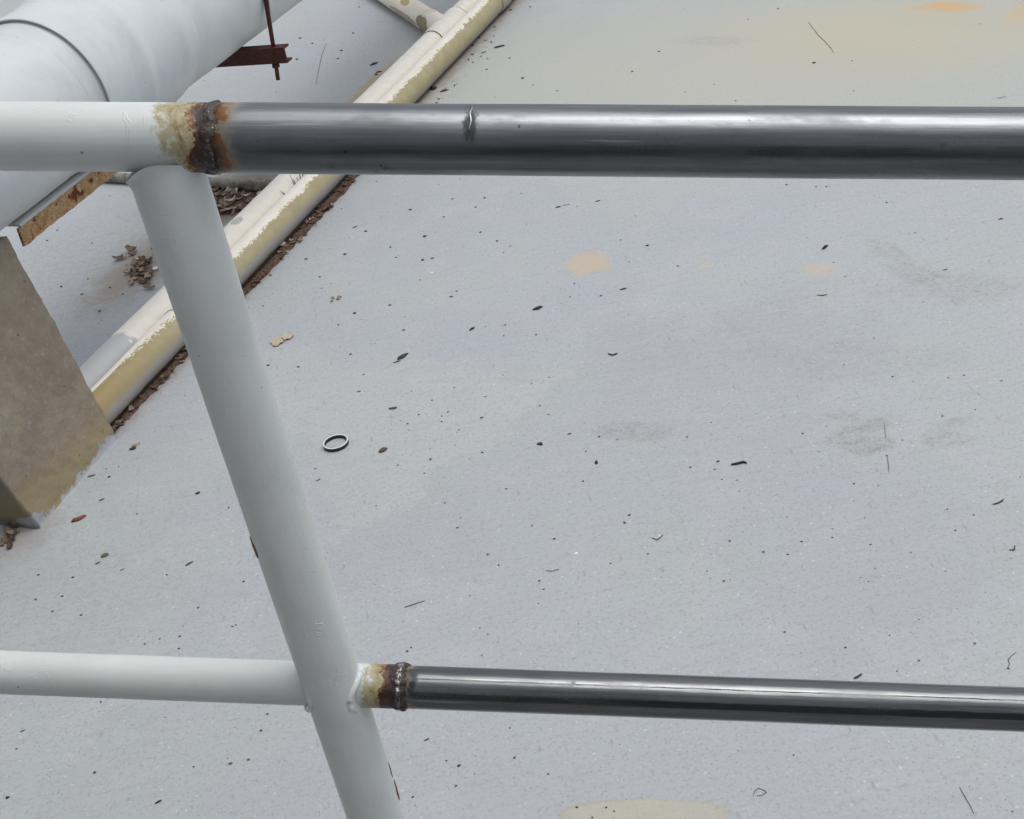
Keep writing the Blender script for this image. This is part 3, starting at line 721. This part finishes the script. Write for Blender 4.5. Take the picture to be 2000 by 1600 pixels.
o = put('metal_ring', rg_me, at(657, 869), label='small ring with a bright rim and dark sides flat right of the post', cat='ring')

grit_m = plain('dark_grit', (0.070, 0.067, 0.066), 0.85, var=0.6)
grit = [mesh_of('grit_speck', blob((1, 0.62+0.1*k, 0.45), k), grit_m) for k in range(5)]
long_ = [mesh_of('grit_sliver', blob((1, 0.34, 0.28), 20+k), grit_m) for k in range(3)]
G = "736,355,5;715,452,7;829,462,9;763,483,7;674,497,11;774,503,6;826,508,9;844,505,7;598,506,8;867,424,6;884,389,6;947,387,6;801,410,9;971,471,7;984,493,5;997,481,5;625,541,6;528,538,9;542,506,9;892,569,7;882,580,9;762,596,7;788,645,8;987,635,6;984,656,5;524,714,7;583,717,7;710,732,6;514,598,6;685,692,7;661,634,5;693,612,8;929,405,6;938,454,6;820,547,5;" \
 "1018,378,5;1212,469,5;1264,480,8;1229,512,5;1324,520,8;1122,554,6;1174,578,8;1113,580,5;1047,654,6;1304,636,4;1227,614,4;1073,737,5;1038,750,5;1536,361,7;1614,365,6;1594,365,6;1732,396,7;1787,455,5;1628,513,5;1651,540,6;1707,661,5;1649,713,5;1743,736,6;1852,738,5;1883,733,6;1956,744,6;1784,745,5;" \
 "796,828,7;818,810,6;844,782,6;863,824,7;863,813,6;875,805,7;941,816,8;942,884,8;616,916,6;841,897,7;829,925,6;735,988,5;989,955,7;869,983,5;900,1012,5;893,1031,7;953,1083,8;974,1104,6;948,775,5;897,840,5;777,909,6;" \
 "1170,853,7;1206,859,6;1145,882,6;1139,940,6;1402,902,8;1396,917,7;1440,938,6;1410,937,6;1444,960,5;1348,913,6;1229,1006,7;1220,1021,8;1266,1082,7;1193,1101,6;1425,1057,7;1491,1078,7;1381,1116,5;1388,1130,5;1414,1135,7;1053,1135,6;1062,1151,7;1039,1027,6;1083,1053,7;1055,793,6;1342,854,5;1071,810,6;" \
 "1668,945,7;1716,949,6;1732,890,6;1850,995,6;1902,1006,7;1866,1036,6;1975,1091,5;1779,1079,6;1565,1058,6;1539,1083,8;1626,1033,5;1626,1050,8;1689,1012,5;1700,1064,6;1709,1111,5;1696,1136,5;1537,1010,5;1763,860,5;1840,813,6;1905,800,6;1992,932,6;1847,1116,5;1568,847,7;" \
 "213,932,7;208,916,5;232,912,5;268,1004,5;326,1123,6;142,1128,6;75,1123,6;70,1171,7;122,1165,7;103,1194,7;158,1202,6;387,1187,6;476,1136,7;454,1224,6;461,1221,6;351,1243,7;312,1248,6;283,1258,6;350,1267,7;447,992,5;386,964,10;" \
 "795,1272,8;803,1265,6;941,1280,5;953,1239,5;937,1227,5;1052,1179,5;918,1164,5;1130,1219,4;1036,14,6;997,20,6;966,53,7;936,74,6;924,89,8;952,115,5;995,114,6;951,136,6;1021,153,8;1041,166,5;1235,140,7;1088,178,6;1287,101,6;1338,180,5;1520,17,6;1461,38,5;1622,93,5;1590,123,9;1664,119,5;1668,178,5;1437,197,5;1914,47,5;" \
 "15,1558,11;510,1427,9;451,1492,10;486,1484,9;378,1498,6;185,1509,9;197,1371,6;322,1401,5;523,1395,6;32,1463,5;1005,1480,8;1071,1512,7;891,1535,8;996,1422,6;896,1496,9;872,1486,6;927,1512,5;807,1557,8;1127,1577,8;1199,1585,7;1184,1577,6;1157,1597,7;1210,1454,4;1795,1210,5;1737,1241,6;1904,1257,7;1651,1265,8;1795,1291,8;1565,1276,5;1532,1235,7;1752,1311,6;1925,1157,5;1695,1136,4;1970,1306,9;1893,1536,4;1977,1585,6;1550,1475,6;" \
 "195,608,8;120,560,6;160,575,6;172,545,5;112,450,6;75,435,5;130,375,6;215,562,6;240,575,6;92,470,5;180,475,5;493,93,6;586,75,7;610,85,6;667,99,8;702,14,5;735,146,8;580,116,7;660,115,6;690,65,6"
def where(px, py):
    top_y = 200+0.006*px; mid_y = 1320+0.035*px
    if py < top_y:
        if px < 760: return 'near the red bracket'
        if px < 1100: return 'above the top rail by the yellowed pipe'
        return 'above the bare top rail at right'
    if px < 330 and py < 640: return 'under the thick white pipe'
    post_x = 330+0.325*(py-340)
    if py < mid_y:
        if px < post_x: return 'between the pedestal and the post'
        if py < 620: return 'below the top rail, left of tan stain' if px < 1110 else 'below the top rail, right of tan stain'
        if py < 900: return 'around the metal ring' if px < 1000 else 'around the dark scuffs'
        return 'above middle rail, left of wavy fibre' if px < 1240 else 'above middle rail, right of wavy fibre'
    if px < post_x: return 'below painted middle rail'
    return 'below bare middle rail'
GL = 'small dark grit speck lying loose on the grey painted floor'
for i, s in enumerate(G.split(';')):
    px, py, sz = map(float, s.split(','))
    k = px_size(px, py)*sz*rnd.uniform(0.36, 0.48)
    o = put('grit_speck', grit[i % 5], at(px, py), rnd.uniform(-0.5, 0.6), k, '%s dark grit speck on the floor %s' % ('larger' if sz >= 8 else 'small', where(px, py)), 'speck', 'dark grit specks on the floor')
E2 = "694,444,8;1090,405,9;1168,393,9;1218,565,12;1954,428,9;701,765,7;622,938,8;1112,848,8;239,1113,7;192,1100,9;198,977,9;179,930,12;945,103,9;309,1567,12;44,1428,8;834,1445,10;730,126,13;740,141,9;1847,527,9;844,505,7"
for i, s in enumerate(E2.split(';')):
    px, py, sz = map(float, s.split(','))
    put('grit_sliver', long_[i % 3], at(px, py), rnd.uniform(0.0, 0.6), px_size(px, py)*sz*0.6, 'short dark sliver of grit on the floor '+where(px, py), 'sliver', 'dark slivers on the floor')

# pieces one can name
def chip(label, px, py, size, s, col, rz, cat='chip', seed=1, name='chip', sub=2, smooth=False, rough=0.7):
    m_ = plain(name+'_colour', col, rough, var=0.2, scale=300)
    return put(name, mesh_of(name, blob(s, seed, sub), m_, smooth), at(px, py), rz, px_size(px, py)*size/2, label, cat)
chip('reddish brown oval chip on the floor beside the concrete pedestal', 154, 1014, 27, (1, 0.42, 0.25), (0.17, 0.055, 0.045), 0.5, name='red_chip', seed=3, smooth=True)
o = chip('long dark speck with a thin tail right of the post, above the ring', 785, 698, 26, (1, 0.42, 0.3), (0.045, 0.042, 0.042), 0.75, name='dark_flake', seed=4)
o2 = put('flake_tail', mesh_of('flake_tail', blob((1, 0.2, 0.16), 8), grit_m), (0, 0, 0)); o2.parent = o; o2.location = (-1.25, -0.25, 0); o2.rotation_euler = (0, 0, -0.55); o2.scale = (0.6, 0.6, 0.6)
chip('curled black flake with a pale rim in the middle of the floor', 1050, 603, 19, (1, 0.5, 0.35), (0.03, 0.03, 0.03), 0.3, name='curled_flake', seed=6)
chip('short black kinked crumb right of centre above the pale tan stain', 1611, 484, 18, (1, 0.36, 0.36), (0.012, 0.012, 0.012), 0.75, name='black_crumb', seed=7)
chip('grey elongated crumb lying just above the metal ring to its right', 768, 798, 15, (1, 0.45, 0.3), (0.07, 0.07, 0.07), -0.1, name='grey_crumb', seed=8)
chip('brown crumb lying immediately right of the metal ring', 748, 880, 18, (1, 0.6, 0.4), (0.085, 0.055, 0.04), 0.5, name='brown_crumb', seed=9)
chip('three cornered black crumb below the centre of the floor', 1055, 868, 11, (1, 0.8, 0.5), (0.03, 0.03, 0.03), -0.6, name='angular_crumb', seed=10)
chip('small black oval seed standing out below the dark scuff', 1165, 904, 12, (1, 0.5, 0.5), (0.02, 0.02, 0.02), 1.5, name='seed', seed=11)
chip('yellowish brown crumb beside the foot of the yellowed pipe', 318, 738, 19, (1, 0.5, 0.4), (0.20, 0.16, 0.06), 0.5, name='ochre_crumb', seed=12)
chip('dark straight cut speck right of the flake with a tail', 922, 643, 14, (1, 0.34, 0.3), (0.02, 0.02, 0.02), 0.6, name='dark_sliver', seed=13)
chip('pale and dark crumb at the lower left between pedestal and middle rail', 205, 1086, 15, (1, 0.6, 0.4), (0.14, 0.12, 0.08), 0.4, name='mottled_crumb', seed=14)
chip('dark leaf scrap with pointed ends left of the post near the middle rail', 370, 1101, 16, (1, 0.34, 0.2), (0.09, 0.09, 0.085), 0.6, name='leaf_scrap', seed=15)
chip('pale yellow crumb near the corner of the concrete pedestal', 266, 869, 15, (1, 0.6, 0.35), (0.36, 0.31, 0.18), 0.4, name='pale_crumb', seed=16)
chip('dark crumb touching the pale yellow crumb near the pedestal corner', 260, 877, 11, (1, 0.7, 0.45), (0.05, 0.045, 0.03), 0.2, name='dark_crumb', seed=17)
chip('long dark speck beside the yellowed pipe above the top rail', 976, 92, 19, (1, 0.22, 0.2), (0.03, 0.03, 0.03), 0.1, name='long_speck', seed=18)
chip('black crumb beside the yellowed pipe just above the top rail', 847, 174, 13, (1, 0.8, 0.6), (0.02, 0.016, 0.014), 0.3, name='sooty_crumb', seed=19)
chip('flat dark sliver lying above the top rail by the yellowed pipe', 868, 178, 17, (1, 0.26, 0.2), (0.045, 0.035, 0.03), 0.1, name='bark_sliver', seed=20)
chip('small white paint fleck below the black specks in the middle', 843, 533, 8, (1, 0.6, 0.2), (0.75, 0.76, 0.77), 0.2, name='white_fleck', seed=21)
chip('small white paint fleck on the floor above the bare middle rail', 1125, 1081, 8, (1, 0.7, 0.2), (0.75, 0.76, 0.77), 0.2, name='white_fleck', seed=22)
# beige paint flake: broken in two plates
fl_m = plain('beige_flake', (0.48, 0.41, 0.30), 0.7, var=0.15, scale=200)
k = px_size(550, 665)
bm = bmesh.new()
def plate(pts, z0, z1, bm):
    lo = [bm.verts.new((x, y, z0+0.004*mnoise.noise(Vector((x*70, y*70, 0))))) for x, y in pts]; hi = [bm.verts.new((x, y, v_.co.z+z1)) for (x, y), v_ in zip(pts, lo)]
    bm.faces.new(hi); bm.faces.new(lo[::-1]); n_ = len(pts)
    for i in range(n_): bm.faces.new((lo[i], lo[(i+1) % n_], hi[(i+1) % n_], hi[i]))
plate([(x*k, y*k) for x, y in ((-20, -9), (-15, -16), (-10, -15), (-6, -11), (-2, -13), (1, -8), (0, 2), (3, 7), (-3, 10), (-8, 9), (-15, 11), (-20, 4), (-19, -2))], 0.003, 0.002, bm)
plate([(x*k, y*k) for x, y in ((3, -10), (6, -5), (10, -8), (15, -8), (19, -3), (23, -1), (20, 4), (22, 9), (15, 12), (11, 16), (6, 12), (4, 6), (2, 0))], 0.004, 0.002, bm)
bmesh.ops.recalc_face_normals(bm, faces=bm.faces)
put('paint_flake', mesh_of('paint_flake', bm, fl_m), at(551, 665), 0.35, 1.0, 'beige flake of old paint on the floor just right of the post', 'paint flake')
bm = bmesh.new()
for j in range(6):
    x, y = rnd.uniform(-8, 8)*k, rnd.uniform(-8, 8)*k; s = rnd.uniform(2.5, 5)*k
    plate([(x+s*math.cos(a)*rnd.uniform(0.7, 1.2), y+s*math.sin(a)*rnd.uniform(0.5, 0.9)) for a in (0.2, 1.3, 2.4, 3.6, 4.9)], 0.002, 0.0015, bm)
bmesh.ops.recalc_face_normals(bm, faces=bm.faces)
put('crushed_flake', mesh_of('crushed_flake', bm, plain('crushed_flake_colour', (0.25, 0.21, 0.14), 0.8)), at(656, 584), 0, 1.0, 'crushed tan flake in crumbs between the post and the centre specks', 'flake')

# twigs, fibres and hairs
def fibre(name, label, pix, r, col, cat):
    pts = []
    for i in range(len(pix)-1):
        for s in range(4): pts.append((pix[i][0]+(pix[i+1][0]-pix[i][0])*s/4, pix[i][1]+(pix[i+1][1]-pix[i][1])*s/4))
    pts.append(pix[-1])
    base = at(*pts[len(pts)//2])
    P3 = [at(*p)-base+UP*(r*0.9) for p in pts]
    n_ = len(P3); rads = [r*(0.35+0.65*math.sin(math.pi*(0.12+0.76*i/(n_-1)))) for i in range(n_)]
    o = bpy.data.objects.new(name, mesh_of(name, tube_bm(P3, rads, 6), plain(name+'_colour', col, 0.8)))
    COL.objects.link(o); o.location = base; tag(o, label, cat); return o
bk_ = (0.035, 0.035, 0.035); gy_ = (0.24, 0.245, 0.25)
fibre('twig', 'black straight twig right of centre on the open floor', [(1428, 909), (1440, 907), (1452, 904), (1459, 906)], 0.0028, bk_, 'twig')
fibre('twig', 'thin black bent twig on the pedestal side of the right floor edge', [(1939, 986), (1948, 984), (1956, 980), (1960, 976)], 0.0016, bk_, 'twig')
fibre('fibre', 'dark wavy fibre below the black straight twig', [(1273, 1051), (1283, 1055), (1290, 1051), (1295, 1045)], 0.0011, (0.06, 0.06, 0.06), 'fibre')
fibre('fibre', 'black arc shaped fibre in the centre of the floor', [(1188, 692), (1197, 695), (1206, 691)], 0.0020, bk_, 'fibre')
fibre('fibre', 'black bent hook of fibre at the right edge of the floor', [(1971, 1075), (1981, 1075), (1982, 1066)], 0.0013, bk_, 'fibre')
fibre('fibre', 'grey hair standing out near the right hand scuff, below the dark patch', [(1733, 891), (1735, 906), (1736, 921)], 0.0011, gy_, 'fibre')
fibre('fibre', 'thin upright hair crossing the dark scuffed patch', [(1727, 827), (1729, 842), (1730, 856)], 0.0010, gy_, 'fibre')
fibre('fibre', 'faint grey straw at the lower centre above the middle weld', [(790, 1187), (808, 1181), (830, 1174)], 0.0012, (0.20, 0.20, 0.20), 'fibre')
fibre('fibre', 'faint grey wisp lying above the bare middle rail in the centre', [(1066, 1115), (1078, 1116), (1092, 1112)], 0.0012, gy_, 'fibre')
fibre('fibre', 'grey thread under the paler tan stain', [(1596, 577), (1606, 578), (1616, 576)], 0.0014, (0.10, 0.10, 0.10), 'fibre')
fibre('fibre', 'thin grey thread beside a dark sliver under the bare top rail', [(1098, 402), (1106, 401), (1114, 399)], 0.0010, gy_, 'fibre')
fibre('fibre', 'long fine hair low down at the right below the middle rail', [(1874, 1538), (1884, 1556), (1896, 1576), (1902, 1590)], 0.0008, (0.13, 0.13, 0.12), 'fibre')
fibre('fibre', 'loop of thin dark thread below the bare middle rail', [(1471, 1556), (1475, 1544), (1482, 1540), (1492, 1544), (1497, 1548), (1488, 1554), (1478, 1555)], 0.0007, (0.10, 0.10, 0.09), 'fibre')
fibre('fibre', 'curly brown thread above the bare middle rail at the right edge', [(1984, 1275), (1976, 1281), (1969, 1289), (1972, 1298), (1967, 1306)], 0.0008, (0.12, 0.10, 0.08), 'fibre')
fibre('fibre', 'long fine cord of dirt at the top right of the floor', [(1579, 43), (1588, 56), (1600, 71), (1612, 82), (1624, 96), (1628, 104)], 0.0013, (0.22, 0.20, 0.17), 'fibre')
fibre('fibre', 'small dark wisp just above the top rail at the right edge', [(1947, 192), (1956, 192), (1965, 188)], 0.0012, gy_, 'fibre')
fibre('fibre', 'long grey hair on the floor right of the pipe bracket', [(637, 85), (628, 110), (623, 135), (617, 165)], 0.0013, (0.20, 0.20, 0.20), 'fibre')
fibre('splinter', 'dark splinter lying across the edge of the bare middle rail on the floor', [(1668, 1326), (1674, 1324), (1683, 1318)], 0.0020, (0.05, 0.05, 0.05), 'splinter')

# ------------------------------------------------------------------ litter
soil_m = rust_material('brown_leaf_mould', ((0.055, 0.032, 0.024), (0.10, 0.062, 0.045), (0.19, 0.14, 0.10)), 0.95, 60)
def mound(outline, hgt, n, seed):
    """low heap over a strip: outline gives (left, right) world points"""
    bm = bmesh.new(); rows = []; m_ = 10
    for i in range(n+1):
        f_ = i/n*(len(outline)-1); j = min(int(f_), len(outline)-2); t_ = f_-j
        A_ = outline[j][0].lerp(outline[j+1][0], t_); B_ = outline[j][1].lerp(outline[j+1][1], t_)
        row = []
        for k_ in range(m_+1):
            s = k_/m_; p = A_.lerp(B_, s)
            nz = mnoise.noise(Vector((p.x*28+seed, p.y*28, 0)))
            p = p + (B_-A_).normalized()*0.012*nz*(s)
            e = max(0.0, 1-abs(2*s-1)**2)*min(1, i/2, (n-i)/2)
            row.append(bm.verts.new((p.x, p.y, 0.0015+hgt*e*(0.6+0.6*nz+0.5*mnoise.noise(Vector((p.x*90, p.y*90, seed)))))))
        rows.append(row)
    for a_, b_ in zip(rows, rows[1:]):
        for k_ in range(m_): bm.faces.new((a_[k_], a_[k_+1], b_[k_+1], b_[k_]))
    bmesh.ops.recalc_face_normals(bm, faces=bm.faces)
    return bm
ed = DV+DR*0.55
o = link('leaf_litter', mound([(uv(a_, ed), uv(a_, DV+DR*w_)) for a_, w_ in ((2.30, 0.95), (2.5, 1.12), (2.75, 1.15), (3.05, 1.25), (3.4, 1.45), (3.8, 1.5), (4.1, 1.4), (4.35, 1.05))], 0.010, 160, 3), soil_m)
o['kind'] = 'stuff'; o['label'] = 'brown leaf litter collected along the foot of the yellowed pipe'
def disc_mound(cx, cy, wpx, hpx, hgt, seed):
    bm = bmesh.new(); P = at(cx, cy); ex = at(cx+wpx/2, cy)-P; ey = at(cx, cy-hpx/2)-P
    rings = [[bm.verts.new(P+UP*hgt)]]
    for j in range(1, 11):
        rr_ = j/10; ring = []
        for k_ in range(48):
            a_ = 2*math.pi*k_/48
            q = P+(ex*math.cos(a_)+ey*math.sin(a_))*rr_*(1+0.25*mnoise.noise(Vector((math.cos(a_)*1.5, math.sin(a_)*1.5, seed))))
            q.z = 0.001+hgt*(1-rr_**2)*(0.6+0.6*mnoise.noise(Vector((q.x*30, q.y*30, seed)))+0.4*mnoise.noise(Vector((q.x*90, q.y*90, seed))))
            ring.append(bm.verts.new(q))
        rings.append(ring)
    for k_ in range(48): bm.faces.new((rings[0][0], rings[1][k_], rings[1][(k_+1) % 48]))
    for A_, B_ in zip(rings[1:], rings[2:]):
        for k_ in range(48): bm.faces.new((A_[k_], B_[k_], B_[(k_+1) % 48], A_[(k_+1) % 48]))
    bmesh.ops.recalc_face_normals(bm, faces=bm.faces)
    return bm
soil2 = rust_material('grey_brown_soil', ((0.15, 0.125, 0.10), (0.21, 0.175, 0.14), (0.29, 0.25, 0.20)), 0.95, 60)
o = link('soil_heap', disc_mound(274, 528, 48, 50, 0.0012, 5), soil2); o['kind'] = 'stuff'; o['label'] = 'small heap of dry soil between pedestal and white drain pipe'
o = link('soil_heap', disc_mound(445, 392, 150, 60, 0.010, 9), soil_m); o['kind'] = 'stuff'; o['label'] = 'dark soil under the wood chips behind the white drain pipe'

def leaf_chip(L_, W_, curl, seed):              # a curled flake, 12 quads
    bm = bmesh.new(); n_ = 5; rows = []
    for i in range(n_):
        s = i/(n_-1); wv = W_*math.sin(math.pi*(0.14+0.72*s))*(1+0.3*mnoise.noise(Vector((s*3, seed, 0))))
        x = (s-0.5)*L_; z = curl*((2*s-1)**2)*L_+0.05*L_
        rows.append([bm.verts.new((x, -wv/2, z+0.12*W_)), bm.verts.new((x, 0, z)), bm.verts.new((x, wv/2, z+0.16*W_))])
    for a_, b_ in zip(rows, rows[1:]):
        for k_ in range(2): bm.faces.new((a_[k_], a_[k_+1], b_[k_+1], b_[k_]))
    ret = bmesh.ops.extrude_face_region(bm, geom=bm.faces[:])
    for v_ in [g for g in ret['geom'] if isinstance(g, bmesh.types.BMVert)]: v_.co.z += 0.10*W_
    bmesh.ops.recalc_face_normals(bm, faces=bm.faces)
    return bm
litter_cols = [((0.20, 0.135, 0.10)), ((0.10, 0.06, 0.045)), ((0.30, 0.24, 0.19)), ((0.42, 0.37, 0.32))]
lm = [plain('dry_leaf_%s' % nm, c, 0.9, var=0.3) for nm, c in zip(('brown', 'dark', 'tan', 'pale'), litter_cols)]
LC = [[mesh_of('dry_chip', leaf_chip(1, 0.42+0.12*j, 0.10+0.08*j, j+3*i), lm[i]) for j in range(3)] for i in range(4)]
def scatter(n_, where, size, weights, name, label, cat, group, zmax, tl=0.25):
    for i in range(n_):
        P = where(); c_ = rnd.choices(range(4), weights)[0]
        s = size*rnd.uniform(0.6, 1.4)
        o = put(name, LC[c_][rnd.randrange(3)], P+UP*rnd.uniform(0.0, zmax), rnd.uniform(0, 6.28), s, ('brown', 'very dark', 'tan', 'pale')[c_]+' '+label, cat, group)
        o.rotation_euler = (rnd.uniform(-tl, tl), rnd.uniform(-tl, tl), rnd.uniform(0, 6.28))
def inside(cx, cy, wpx, hpx):
    def f_():
        while True:
            x, y = rnd.uniform(-1, 1), rnd.uniform(-1, 1)
            if x*x+y*y < 1: return at(cx+x*wpx/2, cy+y*hpx/2)
    return f_
scatter(90, inside(452, 390, 130, 58), 0.030, (5, 2, 3, 1.4), 'wood_chip', 'curled wood chip heaped between post and white drain pipe', 'wood chip', 'wood chips behind the white drain pipe', 0.012)
scatter(46, lambda: at(rnd.gauss(273, 15), rnd.gauss(527, 17)), 0.030, (4, 2.5, 3, 1.0), 'dry_flake', 'dry flake in the small heap left of the post', 'flake', 'dry flakes in the heap left of the post', 0.004, 0.12)
def along():
    a_ = rnd.uniform(2.35, 4.4); wmax = 1.12+0.5*min(1, (a_-2.3)/1.2)
    return uv(a_, DV+DR*rnd.uniform(0.75, wmax))
scatter(170, along, 0.020, (4, 6, 1.2, 0.4), 'leaf_bit', 'leaf bit caught along the foot of the yellowed drain pipe', 'leaf bit', 'leaf bits along the yellowed pipe', 0.008)
def along2():
    return uv(rnd.uniform(4.5, 5.4), DV+DR*rnd.uniform(1.0, 2.6))
scatter(16, along2, 0.012, (3, 5, 1, 0), 'leaf_crumb', 'leaf crumb scattered beside the yellowed pipe above the top rail', 'leaf crumb', 'leaf crumbs above the top rail', 0.001)
scatter(14, inside(10, 1045, 60, 50), 0.022, (4, 3, 2, 0), 'leaf_scrap', 'leaf scrap at the near foot of the pedestal', 'leaf scrap', 'leaf scraps at the pedestal foot', 0.004)
sh = chip('white ring shaped shell among the leaf litter by the yellowed pipe', 552, 482, 13, (1, 0.8, 0.4), (0.70, 0.68, 0.62), 0.4, cat='shell', name='shell', seed=30, smooth=True)
sh.location.z += 0.008
wb = chip('small white scrap at the edge of the heap left of the post', 304, 528, 11, (1, 0.7, 0.3), (0.72, 0.70, 0.68), 0.6, cat='scrap', name='white_scrap', seed=31)
wb.location.z += 0.006

# dry weed growing between the two drain pipes
weed = bmesh.new()
wbp = uv(3.80, (DV+LV)/2, DR*1.15)
for j in range(11):
    b_ = wbp+U*rnd.uniform(-0.10, 0.16); d_ = Vector((rnd.uniform(-0.35, 0.25), rnd.uniform(-0.3, 0.4), 1))
    h_ = rnd.uniform(0.025, 0.060); bend = Vector((rnd.uniform(-0.4, 0.2), rnd.uniform(-0.3, 0.3), 0))
    tube_bm([b_+d_*h_*s+bend*h_*s*s for s in (0, 0.3, 0.6, 0.85, 1.0)], [0.0016, 0.0015, 0.0012, 0.0008, 0.0004], 5, weed)
wd = link('dry_weed', weed, plain('dry_stalk', (0.11, 0.085, 0.06), 0.9)); tag(wd, 'dead dry weed growing between the two drain pipes under the top rail', 'weed')
# black twig stuck on the pedestal face
pA, pB = at(50, 595, 0.33), at(84, 612, 0.30)
tw = link('splinter', tube_bm([pA.lerp(pB, s)+V*0.012 for s in (0, .25, .5, .75, 1)], [0.0012, 0.002, 0.0022, 0.0016, 0.0008], 6), plain('black_splinter', (0.03, 0.027, 0.022), 0.8))
tag(tw, 'thin black splinter stuck on the face of the concrete pedestal', 'splinter')

# ------------------------------------------------------------------ countless fine dust
dust_m = plain('fine_dust', (0.10, 0.10, 0.10), 0.9, var=0.5)
bm = bmesh.new()
DRIFTS = [(560, 560, 60), (640, 470, 50), (300, 830, 50), (850, 150, 50), (880, 110, 40), (180, 640, 60), (720, 420, 60), (830, 820, 60), (450, 1250, 120), (1500, 1080, 120), (1690, 870, 50)]
for i in range(1100):
    px, py = rnd.uniform(-40, 2040), rnd.uniform(-20, 1640)
    if i % 5 == 0:
        cx, cy, sp_ = DRIFTS[(i//5) % len(DRIFTS)]; px, py = rnd.gauss(cx, sp_), rnd.gauss(cy, sp_*0.6)
    P = at(px, py); s = px_size(px, py)*rnd.uniform(0.6, 1.5)*(1 if rnd.random() < 0.9 else 1.5)
    an = rnd.uniform(0, 6.28); el_ = rnd.uniform(0.4, 1.0)
    q = [bm.verts.new(P+Vector((s*math.cos(an+a_)*(1 if a_ % 3 else 1), s*el_*math.sin(an+a_), 0.0002))) for a_ in (0, 1.6, 3.1, 4.7)]
    tip = bm.verts.new(P+UP*s*0.5)
    for k_ in range(4): bm.faces.new((q[k_], q[(k_+1) % 4], tip))
o = link('grit_dust', bm, dust_m, smooth=False); o['kind'] = 'stuff'; o['label'] = 'fine dark dust strewn over the grey floor'
